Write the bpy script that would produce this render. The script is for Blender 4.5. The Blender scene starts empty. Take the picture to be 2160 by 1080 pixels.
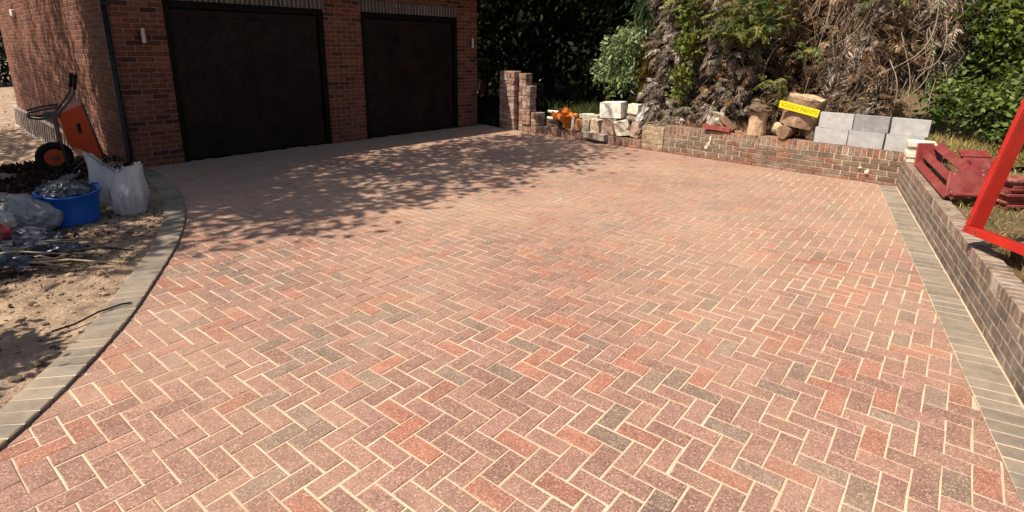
import bpy, bmesh, math, random
import numpy as np
from mathutils import Vector, Matrix, noise
random.seed(7); rng = np.random.default_rng(11)
PI = math.pi
scene = bpy.context.scene
COL = scene.collection

# ------------------------------------------------------------------ camera, sky, sun, exposure
CAM_H, PITCH, ROLL, FPX = 1.7635, 0.26890, 0.01201, 1176.7
cam = bpy.data.cameras.new("camera"); cam_o = bpy.data.objects.new("camera", cam); COL.objects.link(cam_o)
cp, sp, cr, sr = math.cos(PITCH), math.sin(PITCH), math.cos(ROLL), math.sin(ROLL)
fw = Vector((0, cp, -sp)); rt = Vector((1, 0, 0)); up = rt.cross(fw)
r2 = cr * rt + sr * up; u2 = -sr * rt + cr * up
cam_o.matrix_world = Matrix(((r2.x, u2.x, -fw.x, 0), (r2.y, u2.y, -fw.y, 0), (r2.z, u2.z, -fw.z, CAM_H), (0, 0, 0, 1)))
cam.sensor_width = 36; cam.sensor_fit = 'HORIZONTAL'; cam.lens = FPX / 2160 * 36
cam.shift_y = -(540 - 423.77) / 2160
cam.clip_start = 0.05; cam.clip_end = 600
scene.camera = cam_o
SUN_EL = math.radians(57); SUN_H = (-0.9, -0.436)
world = bpy.data.worlds.new("World"); scene.world = world; world.use_nodes = True
wn = world.node_tree.nodes; wl = world.node_tree.links; wn.clear()
sky = wn.new('ShaderNodeTexSky'); sky.sky_type = 'NISHITA'; sky.sun_disc = False
sky.sun_elevation = SUN_EL; sky.dust_density = 3.0; sky.ozone_density = 0.6; sky.air_density = 1.0; sky.sun_rotation = math.atan2(SUN_H[0], SUN_H[1])
bg = wn.new('ShaderNodeBackground'); bg.inputs[1].default_value = 0.078
wo = wn.new('ShaderNodeOutputWorld'); wl.new(sky.outputs[0], bg.inputs[0]); wl.new(bg.outputs[0], wo.inputs[0])
sun = bpy.data.lights.new("sun", 'SUN'); sun.energy = 5.0; sun.angle = math.radians(0.53); sun.color = (1.0, 0.88, 0.71)
sun_o = bpy.data.objects.new("sun", sun); COL.objects.link(sun_o)
to_sun = Vector((SUN_H[0] * math.cos(SUN_EL), SUN_H[1] * math.cos(SUN_EL), math.sin(SUN_EL)))
sun_o.rotation_euler = to_sun.to_track_quat('Z', 'Y').to_euler(); sun_o.location = to_sun * 40
scene.view_settings.view_transform = 'Standard'; scene.view_settings.look = 'None'
scene.view_settings.exposure = 0.44; scene.view_settings.gamma = 1.0
scene.render.engine = 'CYCLES'
scene.cycles.max_bounces = 6; scene.cycles.diffuse_bounces = 3; scene.cycles.glossy_bounces = 2
scene.cycles.transmission_bounces = 4; scene.cycles.transparent_max_bounces = 8

# ------------------------------------------------------------------ helpers
def lerp(a, b, f): return a + (b - a) * f
def sstep(a, b, x):
    f = min(1, max(0, (x - a) / (b - a))); return f * f * (3 - 2 * f)

def make_mat(name, base=(.5, .5, .5), src='const', rough=.8, var=(.75, 1.2), nscale=20., spot=None, spot_scale=3., spot_lo=.5, spot_hi=.7, spot_fac=1.,
             speck=None, speck_scale=300., speck_amt=.3, bump=0., bump_scale=60., bump_dist=.005, spec=.3, metal=0., trans=0., coat=0., sheen=0., spot_y=None):
    m = bpy.data.materials.new(name); m.use_nodes = True
    nt = m.node_tree; N = nt.nodes; L = nt.links; N.clear()
    out = N.new('ShaderNodeOutputMaterial'); bs = N.new('ShaderNodeBsdfPrincipled')
    L.new(bs.outputs[0], out.inputs[0])
    geo = N.new('ShaderNodeNewGeometry'); pos = geo.outputs['Position']
    def nz(scale, det=4., rgh=.6, off=0.):
        n = N.new('ShaderNodeTexNoise'); n.inputs['Scale'].default_value = scale; n.inputs['Detail'].default_value = det; n.inputs['Roughness'].default_value = rgh
        if off:
            a = N.new('ShaderNodeVectorMath'); a.operation = 'ADD'; a.inputs[1].default_value = (off, off * .7, off * .3); L.new(pos, a.inputs[0]); L.new(a.outputs[0], n.inputs['Vector'])
        else: L.new(pos, n.inputs['Vector'])
        return n.outputs['Fac']
    def mr(v, a, b, c, d):
        n = N.new('ShaderNodeMapRange'); n.inputs[1].default_value = a; n.inputs[2].default_value = b; n.inputs[3].default_value = c; n.inputs[4].default_value = d
        L.new(v, n.inputs[0]); return n.outputs[0]
    def mix(fac, a, b, mode='MIX'):
        n = N.new('ShaderNodeMix'); n.data_type = 'RGBA'; n.blend_type = mode
        for inp, v in ((n.inputs[0], fac), (n.inputs[6], a), (n.inputs[7], b)):
            if hasattr(v, 'type') and hasattr(v, 'is_linked'): L.new(v, inp)
            elif isinstance(v, (int, float)): inp.default_value = v
            else: inp.default_value = (*v, 1)
        return n.outputs[2]
    if src == 'object':
        c = N.new('ShaderNodeObjectInfo').outputs['Color']
    elif src == 'attr':
        a = N.new('ShaderNodeAttribute'); a.attribute_name = 'Col'; c = a.outputs['Color']
    else:
        r = N.new('ShaderNodeRGB'); r.outputs[0].default_value = (*base, 1); c = r.outputs[0]
    v = mr(nz(nscale), .3, .7, var[0], var[1])
    cc = N.new('ShaderNodeCombineColor'); [L.new(v, cc.inputs[i]) for i in range(3)]
    c = mix(1., c, cc.outputs[0], 'MULTIPLY')
    if speck:
        f = nz(speck_scale, 2., .7, 5.)
        c = mix(mr(f, .55, .68, 0, speck_amt), c, speck)
        c = mix(mr(f, .44, .33, 0, speck_amt * .9), c, (.05, .035, .03))
    if spot:
        sv = nz(spot_scale, 5., .65, 11.)
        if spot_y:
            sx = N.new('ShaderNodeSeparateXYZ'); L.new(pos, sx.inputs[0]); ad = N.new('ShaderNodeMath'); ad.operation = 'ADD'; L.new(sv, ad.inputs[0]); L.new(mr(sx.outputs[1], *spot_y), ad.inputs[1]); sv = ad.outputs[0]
        c = mix(mr(sv, spot_lo, spot_hi, 0, spot_fac), c, spot)
    L.new(c, bs.inputs['Base Color'])
    bs.inputs['Roughness'].default_value = rough; bs.inputs['Specular IOR Level'].default_value = spec; bs.inputs['Metallic'].default_value = metal
    if sheen: bs.inputs['Sheen Weight'].default_value = sheen; bs.inputs['Sheen Roughness'].default_value = .45; bs.inputs['Sheen Tint'].default_value = (1, .82, .62, 1)
    if coat: bs.inputs['Coat Weight'].default_value = coat
    if bump:
        b = N.new('ShaderNodeBump'); b.inputs['Strength'].default_value = bump; b.inputs['Distance'].default_value = bump_dist
        L.new(nz(bump_scale, 6., .65, 3.), b.inputs['Height']); L.new(b.outputs[0], bs.inputs['Normal'])
    if trans:
        t = N.new('ShaderNodeBsdfTranslucent'); L.new(c, t.inputs[0]); ms = N.new('ShaderNodeMixShader'); ms.inputs[0].default_value = trans
        L.new(bs.outputs[0], ms.inputs[1]); L.new(t.outputs[0], ms.inputs[2]); L.new(ms.outputs[0], out.inputs[0])
    return m

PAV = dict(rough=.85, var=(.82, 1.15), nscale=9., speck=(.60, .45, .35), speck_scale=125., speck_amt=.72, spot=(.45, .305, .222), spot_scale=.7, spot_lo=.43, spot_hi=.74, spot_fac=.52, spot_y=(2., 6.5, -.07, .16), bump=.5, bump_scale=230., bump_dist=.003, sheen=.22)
M = {}
M['paver'] = make_mat('paver_surface', src='object', **PAV); M['paver_far'] = make_mat('paver_surface_far', src='attr', **PAV)
M['sand'] = make_mat('jointing_sand', (.58, .455, .325), rough=.95, var=(.8, 1.12), nscale=3., spot=(.27, .195, .14), spot_scale=2.2, spot_lo=.55, spot_hi=.72, spot_fac=.6, speck=(.66, .54, .42), speck_scale=400., speck_amt=.3, bump=.5, bump_scale=200., bump_dist=.003)
BR = dict(rough=.9, var=(.7, 1.25), nscale=26., bump=.6, bump_scale=120., bump_dist=.004)
M['brick'] = make_mat('brick_clay', src='object', **BR); M['brick_far'] = make_mat('brick_clay_far', src='attr', **BR)
M['wall_brick'] = make_mat('weathered_brick', src='object', rough=.92, var=(.6, 1.3), nscale=22., spot=(.42, .37, .31), spot_scale=5., spot_lo=.48, spot_hi=.72, spot_fac=.6, bump=.8, bump_scale=110., bump_dist=.005)
M['mortar'] = make_mat('mortar', (.27, .17, .125), var=(.75, 1.2), nscale=40., rough=.95, bump=.4)
M['mortar_pale'] = make_mat('mortar_pale', (.50, .40, .30), var=(.7, 1.2), nscale=30., rough=.95, bump=.6, spot=(.7, .62, .5), spot_scale=6.)
M['mortar_grey'] = make_mat('mortar_grey', (.42, .35, .28), var=(.6, 1.25), nscale=30., rough=.95, bump=.6, spot=(.62, .56, .48), spot_scale=6.)
M['kerb'] = make_mat('kerb_concrete', src='object', rough=.9, var=(.78, 1.15), nscale=14., speck=(.5, .42, .33), speck_scale=260., speck_amt=.35, spot=(.42, .335, .25), spot_scale=1.6, spot_lo=.42, spot_hi=.72, spot_fac=.6, bump=.5, bump_scale=200., bump_dist=.003)
M['dirt'] = make_mat('bare_earth', (.43, .305, .22), rough=.97, var=(.45, 1.35), nscale=7., spot=(.10, .07, .048), spot_scale=2.6, spot_lo=.54, spot_hi=.70, spot_fac=.6, speck=(.5, .4, .28), speck_scale=55., speck_amt=.5, bump=1., bump_scale=28., bump_dist=.04)
M['soil'] = make_mat('bed_soil', (.16, .11, .06), rough=.97, var=(.5, 1.4), nscale=9., spot=(.10, .10, .035), spot_scale=3., spot_lo=.45, spot_hi=.65, bump=1., bump_scale=30., bump_dist=.03)
M['door'] = make_mat('dark_stained_timber', (.010, .0052, .0034), rough=.52, var=(.3, 2.2), nscale=4., spec=.16, bump=.15, bump_scale=40., spot=(.042, .029, .021), spot_scale=1.6, spot_lo=.5, spot_hi=.8, spot_fac=.55)
M['door2'] = make_mat('dark_timber_frame', (.006, .0045, .004), rough=.65, var=(.7, 1.3), nscale=12., spec=.12)
M['black'] = make_mat('black_plastic', (.008, .007, .006), rough=.55, var=(.8, 1.2), spec=.5)
M['blackmatt'] = make_mat('black_rubber', (.012, .011, .011), rough=.8, var=(.7, 1.3))
M['rooftile'] = make_mat('roof_tile', (.10, .05, .04), rough=.9, var=(.6, 1.3), nscale=5.)
M['lampgrey'] = make_mat('brushed_steel', (.5, .47, .42), rough=.45, metal=.6)
M['white'] = make_mat('white_paint', (.75, .73, .68), rough=.6)
M['leaf'] = make_mat('leaf', src='attr', rough=.55, var=(.7, 1.3), nscale=3., trans=.28, spec=.35)
M['leafdark'] = make_mat('leaf_dark', src='attr', rough=.75, var=(.7, 1.3), nscale=3., spec=.12)
M['dead'] = make_mat('dead_spray', src='attr', rough=.95, var=(.6, 1.35), nscale=3., trans=.1, spec=.1)
M['bark'] = make_mat('bark', (.16, .11, .08), rough=.95, var=(.5, 1.4), nscale=14., bump=1., bump_scale=30., bump_dist=.02)
M['stem'] = make_mat('bare_stem', (.42, .33, .24), rough=.9, var=(.6, 1.2), nscale=12.)
M['logwood'] = make_mat('cut_log', (.55, .40, .26), rough=.9, var=(.6, 1.2), nscale=10., spot=(.22, .14, .09), spot_scale=8., bump=.6, bump_scale=40., bump_dist=.01)
M['logbrown'] = make_mat('stripped_log', (.30, .19, .12), rough=.9, var=(.55, 1.3), nscale=9., spot=(.5, .38, .27), spot_scale=6., spot_lo=.55, spot_hi=.75, bump=.8, bump_scale=30., bump_dist=.012)
M['aircrete'] = make_mat('grey_aerated_block', src='object', rough=.9, var=(.86, 1.1), nscale=11., spot=(.62, .62, .62), spot_scale=10., spot_lo=.54, spot_hi=.74, spot_fac=.4, bump=.4, bump_scale=90.)
M['stone'] = make_mat('broken_concrete', src='object', rough=.95, var=(.65, 1.25), nscale=14., bump=.9, bump_scale=40., bump_dist=.012)
M['red'] = make_mat('dusty_red_paint', (.195, .030, .029), rough=.6, var=(.75, 1.2), nscale=9., spot=(.36, .15, .125), spot_scale=5., spot_lo=.45, spot_hi=.8, spot_fac=.5, bump=.25, bump_scale=40.)
M['redbright'] = make_mat('bright_red_paint', (.44, .022, .014), rough=.38, var=(.85, 1.1), nscale=6., spec=.45, spot=(.20, .07, .045), spot_scale=16., spot_lo=.60, spot_hi=.68, spot_fac=.7, bump=.2, bump_scale=60.)
M['redslat'] = make_mat('red_slat_paint', (.23, .05, .043), rough=.8, var=(.6, 1.25), nscale=12., spot=(.42, .2, .15), spot_scale=9.)
M['yellow'] = make_mat('yellow_sign_plastic', (.80, .66, .02), rough=.45, var=(.95, 1.05))
M['letter'] = make_mat('olive_letters', (.30, .24, .01), rough=.5, var=(.95, 1.05))
M['barrow'] = make_mat('orange_barrow_tray', (.66, .070, .012), rough=.45, var=(.85, 1.1), spec=.5)
M['metalgrey'] = make_mat('grey_tube', (.07, .075, .068), rough=.4, var=(.8, 1.2), spec=.5)
M['alu'] = make_mat('weathered_aluminium', (.6, .57, .52), rough=.5, metal=.3, var=(.8, 1.1))
M['blue'] = make_mat('blue_tub_plastic', (.004, .115, .55), rough=.4, var=(.9, 1.1), spec=.45)
M['bagwhite'] = make_mat('white_polythene', (.80, .79, .77), rough=.3, var=(.86, 1.05), nscale=5., trans=.42, spec=.5)
M['bagclear'] = make_mat('milky_polythene', (.40, .41, .43), rough=.3, var=(.8, 1.15), nscale=6., trans=.4, spec=.6)
M['bagdark'] = make_mat('dark_polythene', (.05, .055, .07), rough=.28, var=(.7, 1.5), nscale=7., spec=.6)
M['orange'] = make_mat('orange_plastic_sheet', (.62, .20, .03), rough=.5, var=(.75, 1.15), nscale=8., trans=.2)
M['cream'] = make_mat('cream_block', (.74, .69, .55), rough=.9, var=(.8, 1.1), nscale=12., bump=.5, bump_scale=60.)
M['pinkbag'] = make_mat('red_printed_film', (.5, .08, .09), rough=.4, var=(.8, 1.2))
M['ground'] = M['dirt']

def lnk(o, parent=None):
    COL.objects.link(o)
    if parent: o.parent = parent
    return o
def tag(o, label=None, cat=None, group=None, kind=None):
    if label: o['label'] = label
    if cat: o['category'] = cat
    if group: o['group'] = group
    if kind: o['kind'] = kind
    return o
def empty(name, loc=(0, 0, 0), rz=0., **k):
    o = bpy.data.objects.new(name, None); o.location = loc; o.rotation_euler = (0, 0, rz); o.empty_display_size = .1
    return tag(lnk(o), **k)

class MB:
    def __init__(s): s.v = []; s.f = []; s.c = []
    def add(s, vs, fs, col=None):
        b = len(s.v); s.v += [tuple(v) for v in vs]; s.f += [tuple(b + i for i in f) for f in fs]
        s.c += [col or (1, 1, 1)] * len(vs); return s
    def box(s, o, ax, ay, az, col=None):
        "box from corner o along three edge vectors"
        o, ax, ay, az = map(Vector, (o, ax, ay, az))
        vs = [o, o + ax, o + ax + ay, o + ay, o + az, o + ax + az, o + ax + ay + az, o + ay + az]
        fs = [(0, 3, 2, 1), (4, 5, 6, 7), (0, 1, 5, 4), (1, 2, 6, 5), (2, 3, 7, 6), (3, 0, 4, 7)]
        if ax.cross(ay).dot(az) < 0: fs = [f[::-1] for f in fs]
        return s.add(vs, fs, col)
    def tube(s, pts, rad, n=8, cap=True, col=None):
        pts = [Vector(p) for p in pts]; b = len(s.v); k = len(pts)
        rad = rad if isinstance(rad, (list, tuple)) else [rad] * k
        prev = None
        for i, p in enumerate(pts):
            d = (pts[min(i + 1, k - 1)] - pts[max(i - 1, 0)]).normalized()
            a = prev if prev is not None else (Vector((0, 0, 1)) if abs(d.z) < .9 else Vector((1, 0, 0)))
            x = (a - d * a.dot(d)).normalized(); y = d.cross(x); prev = x
            for j in range(n):
                t = 2 * PI * j / n; s.v.append(tuple(p + (x * math.cos(t) + y * math.sin(t)) * rad[i])); s.c.append(col or (1, 1, 1))
        for i in range(k - 1):
            for j in range(n):
                j2 = (j + 1) % n; s.f.append((b + i * n + j, b + i * n + j2, b + (i + 1) * n + j2, b + (i + 1) * n + j))
        if cap: s.f.append(tuple(b + j for j in range(n))[::-1]); s.f.append(tuple(b + (k - 1) * n + j for j in range(n)))
        return s
    def lathe(s, prof, n=24, axis=None, closed=False):
        "prof: list of (r, z); about local z"
        b = len(s.v)
        for r, z in prof:
            for j in range(n):
                t = 2 * PI * j / n; s.v.append((r * math.cos(t), r * math.sin(t), z)); s.c.append((1, 1, 1))
        k = len(prof); rng_k = range(k) if closed else range(k - 1)
        for i in rng_k:
            i2 = (i + 1) % k
            for j in range(n):
                j2 = (j + 1) % n; s.f.append((b + i * n + j, b + i * n + j2, b + i2 * n + j2, b + i2 * n + j))
        return s
    def mesh(s, name, col=False, smooth=False):
        m = bpy.data.meshes.new(name); m.from_pydata(s.v, [], s.f); m.update()
        if col:
            a = m.attributes.new('Col', 'FLOAT_COLOR', 'POINT'); a.data.foreach_set('color', np.array([(*c, 1) for c in s.c], np.float32).ravel())
        if smooth: m.polygons.foreach_set('use_smooth', [True] * len(m.polygons))
        return m
    def build(s, name, mat, parent=None, smooth=False, bevel=0., col=False, **k):
        m = s.mesh(name, col, smooth); m.materials.append(mat)
        if bevel: bev(m, bevel)
        return tag(lnk(bpy.data.objects.new(name, m), parent), **k)

def bev(m, w, seg=1):
    b = bmesh.new(); b.from_mesh(m); bmesh.ops.remove_doubles(b, verts=b.verts, dist=1e-5)
    bmesh.ops.bevel(b, geom=[e for e in b.edges if len(e.link_faces) == 2 and e.calc_face_angle(0) > .5], offset=w, segments=seg, affect='EDGES', profile=.5)
    b.to_mesh(m); b.free(); m.update()

_cache = {}
def block_mesh(name, lx, ly, lz, w, mat):
    "bevelled block centred on its origin; shared between alike pieces"
    key = (name, round(lx, 3), round(ly, 3), round(lz, 3), mat.name)
    if key not in _cache:
        b = MB().box((-lx / 2, -ly / 2, -lz / 2), (lx, 0, 0), (0, ly, 0), (0, 0, lz)); m = b.mesh(name); bev(m, w); m.materials.append(mat); _cache[key] = m
    return _cache[key]

def clampc(c, a=.15, t=.018):
    f = 1 + random.uniform(-a, a); return tuple(max(.004, x * f * (1 + random.uniform(-t, t))) for x in c)
def pick(pal):
    r = random.random() * sum(p[0] for p in pal)
    for w, c in pal:
        r -= w
        if r <= 0: return clampc(c)
    return clampc(pal[-1][1])
def frame_matrix(o, ex, ey, ez):
    return Matrix(((ex[0], ey[0], ez[0], o[0]), (ex[1], ey[1], ez[1], o[1]), (ex[2], ey[2], ez[2], o[2]), (0, 0, 0, 1)))
def piece(name, mesh, mw, color, parent, cls=None):
    o = bpy.data.objects.new(name, mesh); COL.objects.link(o); o.matrix_world = mw; o.color = (*color, 1)
    if parent: o.parent = parent; o.matrix_parent_inverse = parent.matrix_world.inverted() if False else Matrix()
    return o
def jit(s=.0, r=.0):
    return Matrix.Translation((random.uniform(-s, s), random.uniform(-s, s), random.uniform(-s, s))) @ Matrix.Rotation(random.uniform(-r, r), 4, 'Z') @ Matrix.Rotation(random.uniform(-r, r), 4, 'X')

def in_view(p, marg=0.02):
    q = Vector(p) - Vector((0, 0, CAM_H)); c = q.dot(fw)
    if c < .3: return 0.
    x = q.dot(r2) / c * FPX + 1080; y = 423.77 - q.dot(u2) / c * FPX
    if x < -60 or x > 2220 or y < -40 or y > 1120: return 0.
    return 1 / c

# ------------------------------------------------------------------ plan (metres; camera stands over the origin looking along +y)
G0 = Vector((-5.033, 8.38, 0)); GD = Vector((.676, .737, 0)); GN = Vector((.737, -.676, 0))       # garage face
B0 = Vector((3.067, 9.395, 0)); BD = Vector((.726, -.688, 0)); BN = Vector((-.688, -.726, 0))     # low wall at the back
R0 = Vector((5.207, 7.354, 0)); RD = Vector((-.465, -.885, 0)); RN = Vector((-.885, .465, 0))     # wall at the side
Z = Vector((0, 0, 1))
def GP(s, m, z=0.): return G0 + GD * s + GN * m + Z * z
def BP(t, off, z=0.): return B0 + BD * t - BN * off + Z * z
def RP(t, off, z=0.): return R0 + RD * t + RN * off + Z * z
KERB_IN = [Vector(p + (0,)) for p in [(-2.5, -2.6), (-2.36, -1), (-2.28, .4), (-2.25, 1.4), (-2.269, 2.1), (-2.306, 2.408), (-2.39, 2.85), (-2.521, 3.382), (-2.66, 3.76), (-2.866, 4.356), (-3.08, 4.9), (-3.40, 5.56), (-3.75, 6.135), (-4.12, 6.66), (-4.70, 7.35), (-5.30, 7.93)]]
def resample(pts, step):
    out = [pts[0].copy()]; acc = 0
    for a, b in zip(pts, pts[1:]):
        d = (b - a).length; p = step - acc
        while p <= d: out.append(a.lerp(b, p / d)); p += step
        acc = (acc + d) % step
    return out
def chaikin(p):
    q = [p[0]]
    for a, b in zip(p, p[1:]): q += [a.lerp(b, .25), a.lerp(b, .75)]
    return q + [p[-1]]
KC = chaikin(chaikin(KERB_IN))
def kerb_dist(x, y):
    "signed distance to the curved kerb line, > 0 on the paved side"
    best = 1e9; sg = 1
    for a, b in zip(KC, KC[1:]):
        ax, ay, bx, by = a.x, a.y, b.x, b.y; dx, dy = bx - ax, by - ay
        t = max(0, min(1, ((x - ax) * dx + (y - ay) * dy) / (dx * dx + dy * dy))); ex, ey = x - ax - dx * t, y - ay - dy * t
        d = ex * ex + ey * ey
        if d < best: best = d; sg = 1 if dx * ey - dy * ex < 0 else -1
    return math.sqrt(best) * sg
def pave_inside(x, y):
    "smallest signed distance to the paving's edges"
    p = Vector((x, y, 0))
    return min(kerb_dist(x, y), (p - G0).dot(GN), (p - B0).dot(BN), (p - R0).dot(RN) - .215)

# ------------------------------------------------------------------ ground
def ground_h(x, y):
    p = Vector((x, y, 0)); k = kerb_dist(x, y)
    if k > -.1: return -.14
    t = (p - Vector((-5.52, 8.02, 0))).dot(-GN)
    h = -.5 * sstep(.9, 4.5, t) - .012
    n = noise.noise((x * 1.7, y * 1.7, 0)) * .025 + noise.noise((x * 5, y * 5, 3)) * .016 + noise.noise((x * 13, y * 13, 7)) * .011
    return h + n * sstep(-.2, -.5, k)
def axis(lo, hi, a, b, fine, coarse):
    xs = list(np.arange(a, b, fine)); x = a; st = coarse
    while x > lo: x -= st; xs.insert(0, max(x, lo)); st *= 1.4
    x = b; st = coarse
    while x < hi: xs.append(min(x, hi)); x += st; st *= 1.4
    return xs
gx = axis(-150, 150, -7., -2.2, .05, .4); gy = axis(-60, 220, 1.8, 8.6, .05, .4)
g = MB(); nx = len(gx)
for y in gy:
    for x in gx: g.v.append((x, y, ground_h(x, y) if abs(x) < 30 and abs(y) < 40 else -.4)); g.c.append((1, 1, 1))
for j in range(len(gy) - 1):
    for i in range(nx - 1): g.f.append((j * nx + i, j * nx + i + 1, (j + 1) * nx + i + 1, (j + 1) * nx + i))
g.build('ground', M['ground'], smooth=True, kind='structure')

# raised beds behind the two low walls
def bed_h(t, off):
    base = -.03 + .13 * sstep(-5.2, -4.4, t) + .33 * sstep(-1.05, -.6, t)
    return base + .07 * max(0, off - .25) + noise.noise((t * 2.3, off * 2.3, 5)) * .04 + noise.noise((t * 7, off * 7, 8)) * .02
b = MB(); ts = list(np.arange(-10, 14.01, .12)); os_ = [.1, .2, .3] + list(np.arange(.42, 6, .14)) + list(np.arange(6, 30, 1.5))
for t in ts:
    for o in os_: b.v.append(tuple(BP(t, o, bed_h(t, o) if o > .15 else bed_h(t, .2)))); b.c.append((1, 1, 1))
n = len(os_)
for i in range(len(ts) - 1):
    for j in range(n - 1): b.f.append((i * n + j, i * n + j + 1, (i + 1) * n + j + 1, (i + 1) * n + j)[::-1])
b.build('soil_bed', M['soil'], smooth=True, kind='structure')
b = MB(); ts = list(np.arange(-.1, 9.01, .12)); os_ = list(np.arange(.1, 7, .16))
for t in ts:
    for o in os_: b.v.append(tuple(RP(t, -o, .36 + .01 * o + noise.noise((t * 3, o * 3, 1)) * .025 + noise.noise((t * 9, o * 9, 2)) * .012))); b.c.append((1, 1, 1))
n = len(os_)
for i in range(len(ts) - 1):
    for j in range(n - 1): b.f.append((i * n + j, i * n + j + 1, (i + 1) * n + j + 1, (i + 1) * n + j))
b.build('soil_bed', M['soil'], smooth=True, kind='structure')

# ------------------------------------------------------------------ herringbone paving
drive = MB()
ring = [p + Vector((-.05, 0, 0)) for p in KC] + [GP(-.55, -.05), GP(6.5, -.05), BP(-4.7, .05), BP(3.0, .05), RP(0, -.02), RP(11, -.02)]
drive.add([(p.x, p.y, -.0042) for p in ring], [tuple(range(len(ring)))[::-1]])
driveway = drive.build('driveway', M['sand'], kind='structure')
if driveway.data.polygons[0].normal.z < 0: driveway.data.flip_normals()
O2 = Vector((-2.186, 2.053, 0)); U2 = Vector((.0643, .0805, 0)); V2 = Vector((.0805, -.0643, 0)); PITCHW = .103
EU, EV = U2.normalized(), V2.normalized()
PPAL = [(.62, (.262, .142, .113)), (.13, (.315, .135, .096)), (.13, (.212, .145, .116)), (.12, (.285, .160, .122))]
blocks = []
for k in range(-140, 200):
    for mm in range(-60, 60):
        for typ in (0, 1):
            if typ == 0: u, v, lu, lv = k + 4 * mm + .5, k + 2., 1, 2
            else: u, v, lu, lv = k + 4 * mm + 2., k + 1.5, 2, 1
            p = O2 + U2 * u + V2 * v
            if p.y < -1.6 or p.y > 13.2 or p.x < -6 or p.x > 6: continue
            if pave_inside(p.x, p.y) < -.088: continue
            blocks.append((p, typ))
blocks.sort(key=lambda q: -in_view(q[0]))
def pmesh(nm):
    lx, ly, c, h = .1992, .0964, .0042, .06
    o = [(-lx / 2, -ly / 2), (lx / 2, -ly / 2), (lx / 2, ly / 2), (-lx / 2, ly / 2)]; i = [(x - math.copysign(c, x), y - math.copysign(c, y)) for x, y in o]
    vs = [(x, y, -h) for x, y in o] + [(x, y, -c) for x, y in o] + [(x, y, 0) for x, y in i]
    fs = [(0, 1, 5, 4), (1, 2, 6, 5), (2, 3, 7, 6), (3, 0, 4, 7), (4, 5, 9, 8), (5, 6, 10, 9), (6, 7, 11, 10), (7, 4, 8, 11), (8, 9, 10, 11)]
    return vs, fs
PVS = []
for q in range(6):
    pv, pf = pmesh('paver'); pv = [(x + random.gauss(0, .0009), y + random.gauss(0, .0009), z + (random.gauss(0, .0007) if z > -.01 else 0)) for x, y, z in pv]
    for c_ in random.sample(range(4), random.choice((0, 1, 1, 2))): x, y, z = pv[8 + c_]; pv[8 + c_] = (x * .985 - math.copysign(.002, x), y * .96, z - .0012)
    m_ = bpy.data.meshes.new('paver'); m_.from_pydata(pv, [], pf); m_.update(); m_.materials.append(M['paver']); PVS.append((pv, pf, m_))
far = MB()
for i, (p, typ) in enumerate(blocks):
    a = math.atan2((EV if typ == 0 else EU).y, (EV if typ == 0 else EU).x)
    mw = Matrix.Translation(p + Z * (random.uniform(-.0016, .0012) + .0022 * noise.noise((p.x * .9, p.y * .9, 4)))) @ Matrix.Rotation(a + random.gauss(0, .006), 4, 'Z') @ Matrix.Rotation(random.gauss(0, .004), 4, 'X') @ Matrix.Rotation(random.gauss(0, .003), 4, 'Y')
    w = noise.noise((p.x * 1.1, p.y * 1.1, 20)); pal = [(PPAL[0][0], PPAL[0][1]), (max(.03, PPAL[1][0] + w * .25), PPAL[1][1]), (max(.03, PPAL[2][0] - w * .3), PPAL[2][1]), PPAL[3]]
    c = pick(pal)
    pv, pf, pm = PVS[i % 6 if i % 7 else 3]; mw = mw @ Matrix.Diagonal((random.uniform(.992, 1.004), random.uniform(.985, 1.01), 1, 1))
    if i < 300: piece('paver', pm, mw, c, driveway)
    else: far.add([mw @ Vector(q) for q in pv], pf, c)
far.build('pavers', M['paver_far'], driveway, col=True, kind='stuff')

# ------------------------------------------------------------------ kerbs
kerb = empty('kerb', KC[40], kind='structure'); kerb.location = (0, 0, 0)
km = block_mesh('kerb_block', .2, .0988, .11, .006, M['kerb'])
kb = MB(); kq = resample(KC, .1); kn = []
for i, p in enumerate(kq):
    d = (kq[min(i + 1, len(kq) - 1)] - kq[max(i - 1, 0)]).normalized(); kn.append(Vector((-d.y, d.x, 0)))
for i in range(len(kq) - 1): kb.add([kq[i] + kn[i] * .002 + Z * .0192, kq[i] + kn[i] * .199 + Z * .0192, kq[i + 1] + kn[i + 1] * .199 + Z * .0192, kq[i + 1] + kn[i + 1] * .002 + Z * .0192], [(0, 3, 2, 1)])
kb.add([RP(-.0, .0, 0.0062), RP(9.2, .0, 0.0062), RP(9.2, .212, 0.0062), RP(-.0, .212, 0.0062)], [(0, 1, 2, 3)])
kb.build('kerb_jointing', M['sand'], kerb)
KPAL = [(.6, (.215, .186, .156)), (.4, (.19, .164, .139))]
pts = resample(KC, .1035)
for a, bb in zip(pts, pts[1:]):
    d = (bb - a).normalized(); nrm = Vector((-d.y, d.x, 0)); c = (a + bb) / 2 + nrm * .1
    piece('kerb_block', km, frame_matrix(c + Z * (-.032 + random.uniform(-.002, .002)), nrm, -d, Z) @ jit(.001, .008), pick(KPAL), kerb)
KPAL2 = [(.5, (.24, .204, .167)), (.5, (.208, .178, .148))]
for i in range(78):
    p = RP(.06 + i * .1035, .110, -.045 + random.uniform(-.002, .002))
    if p.y < -.8: break
    piece('kerb_block', km, frame_matrix(p, RN, -RD, Z) @ jit(.001, .008), pick(KPAL2), kerb)

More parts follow.
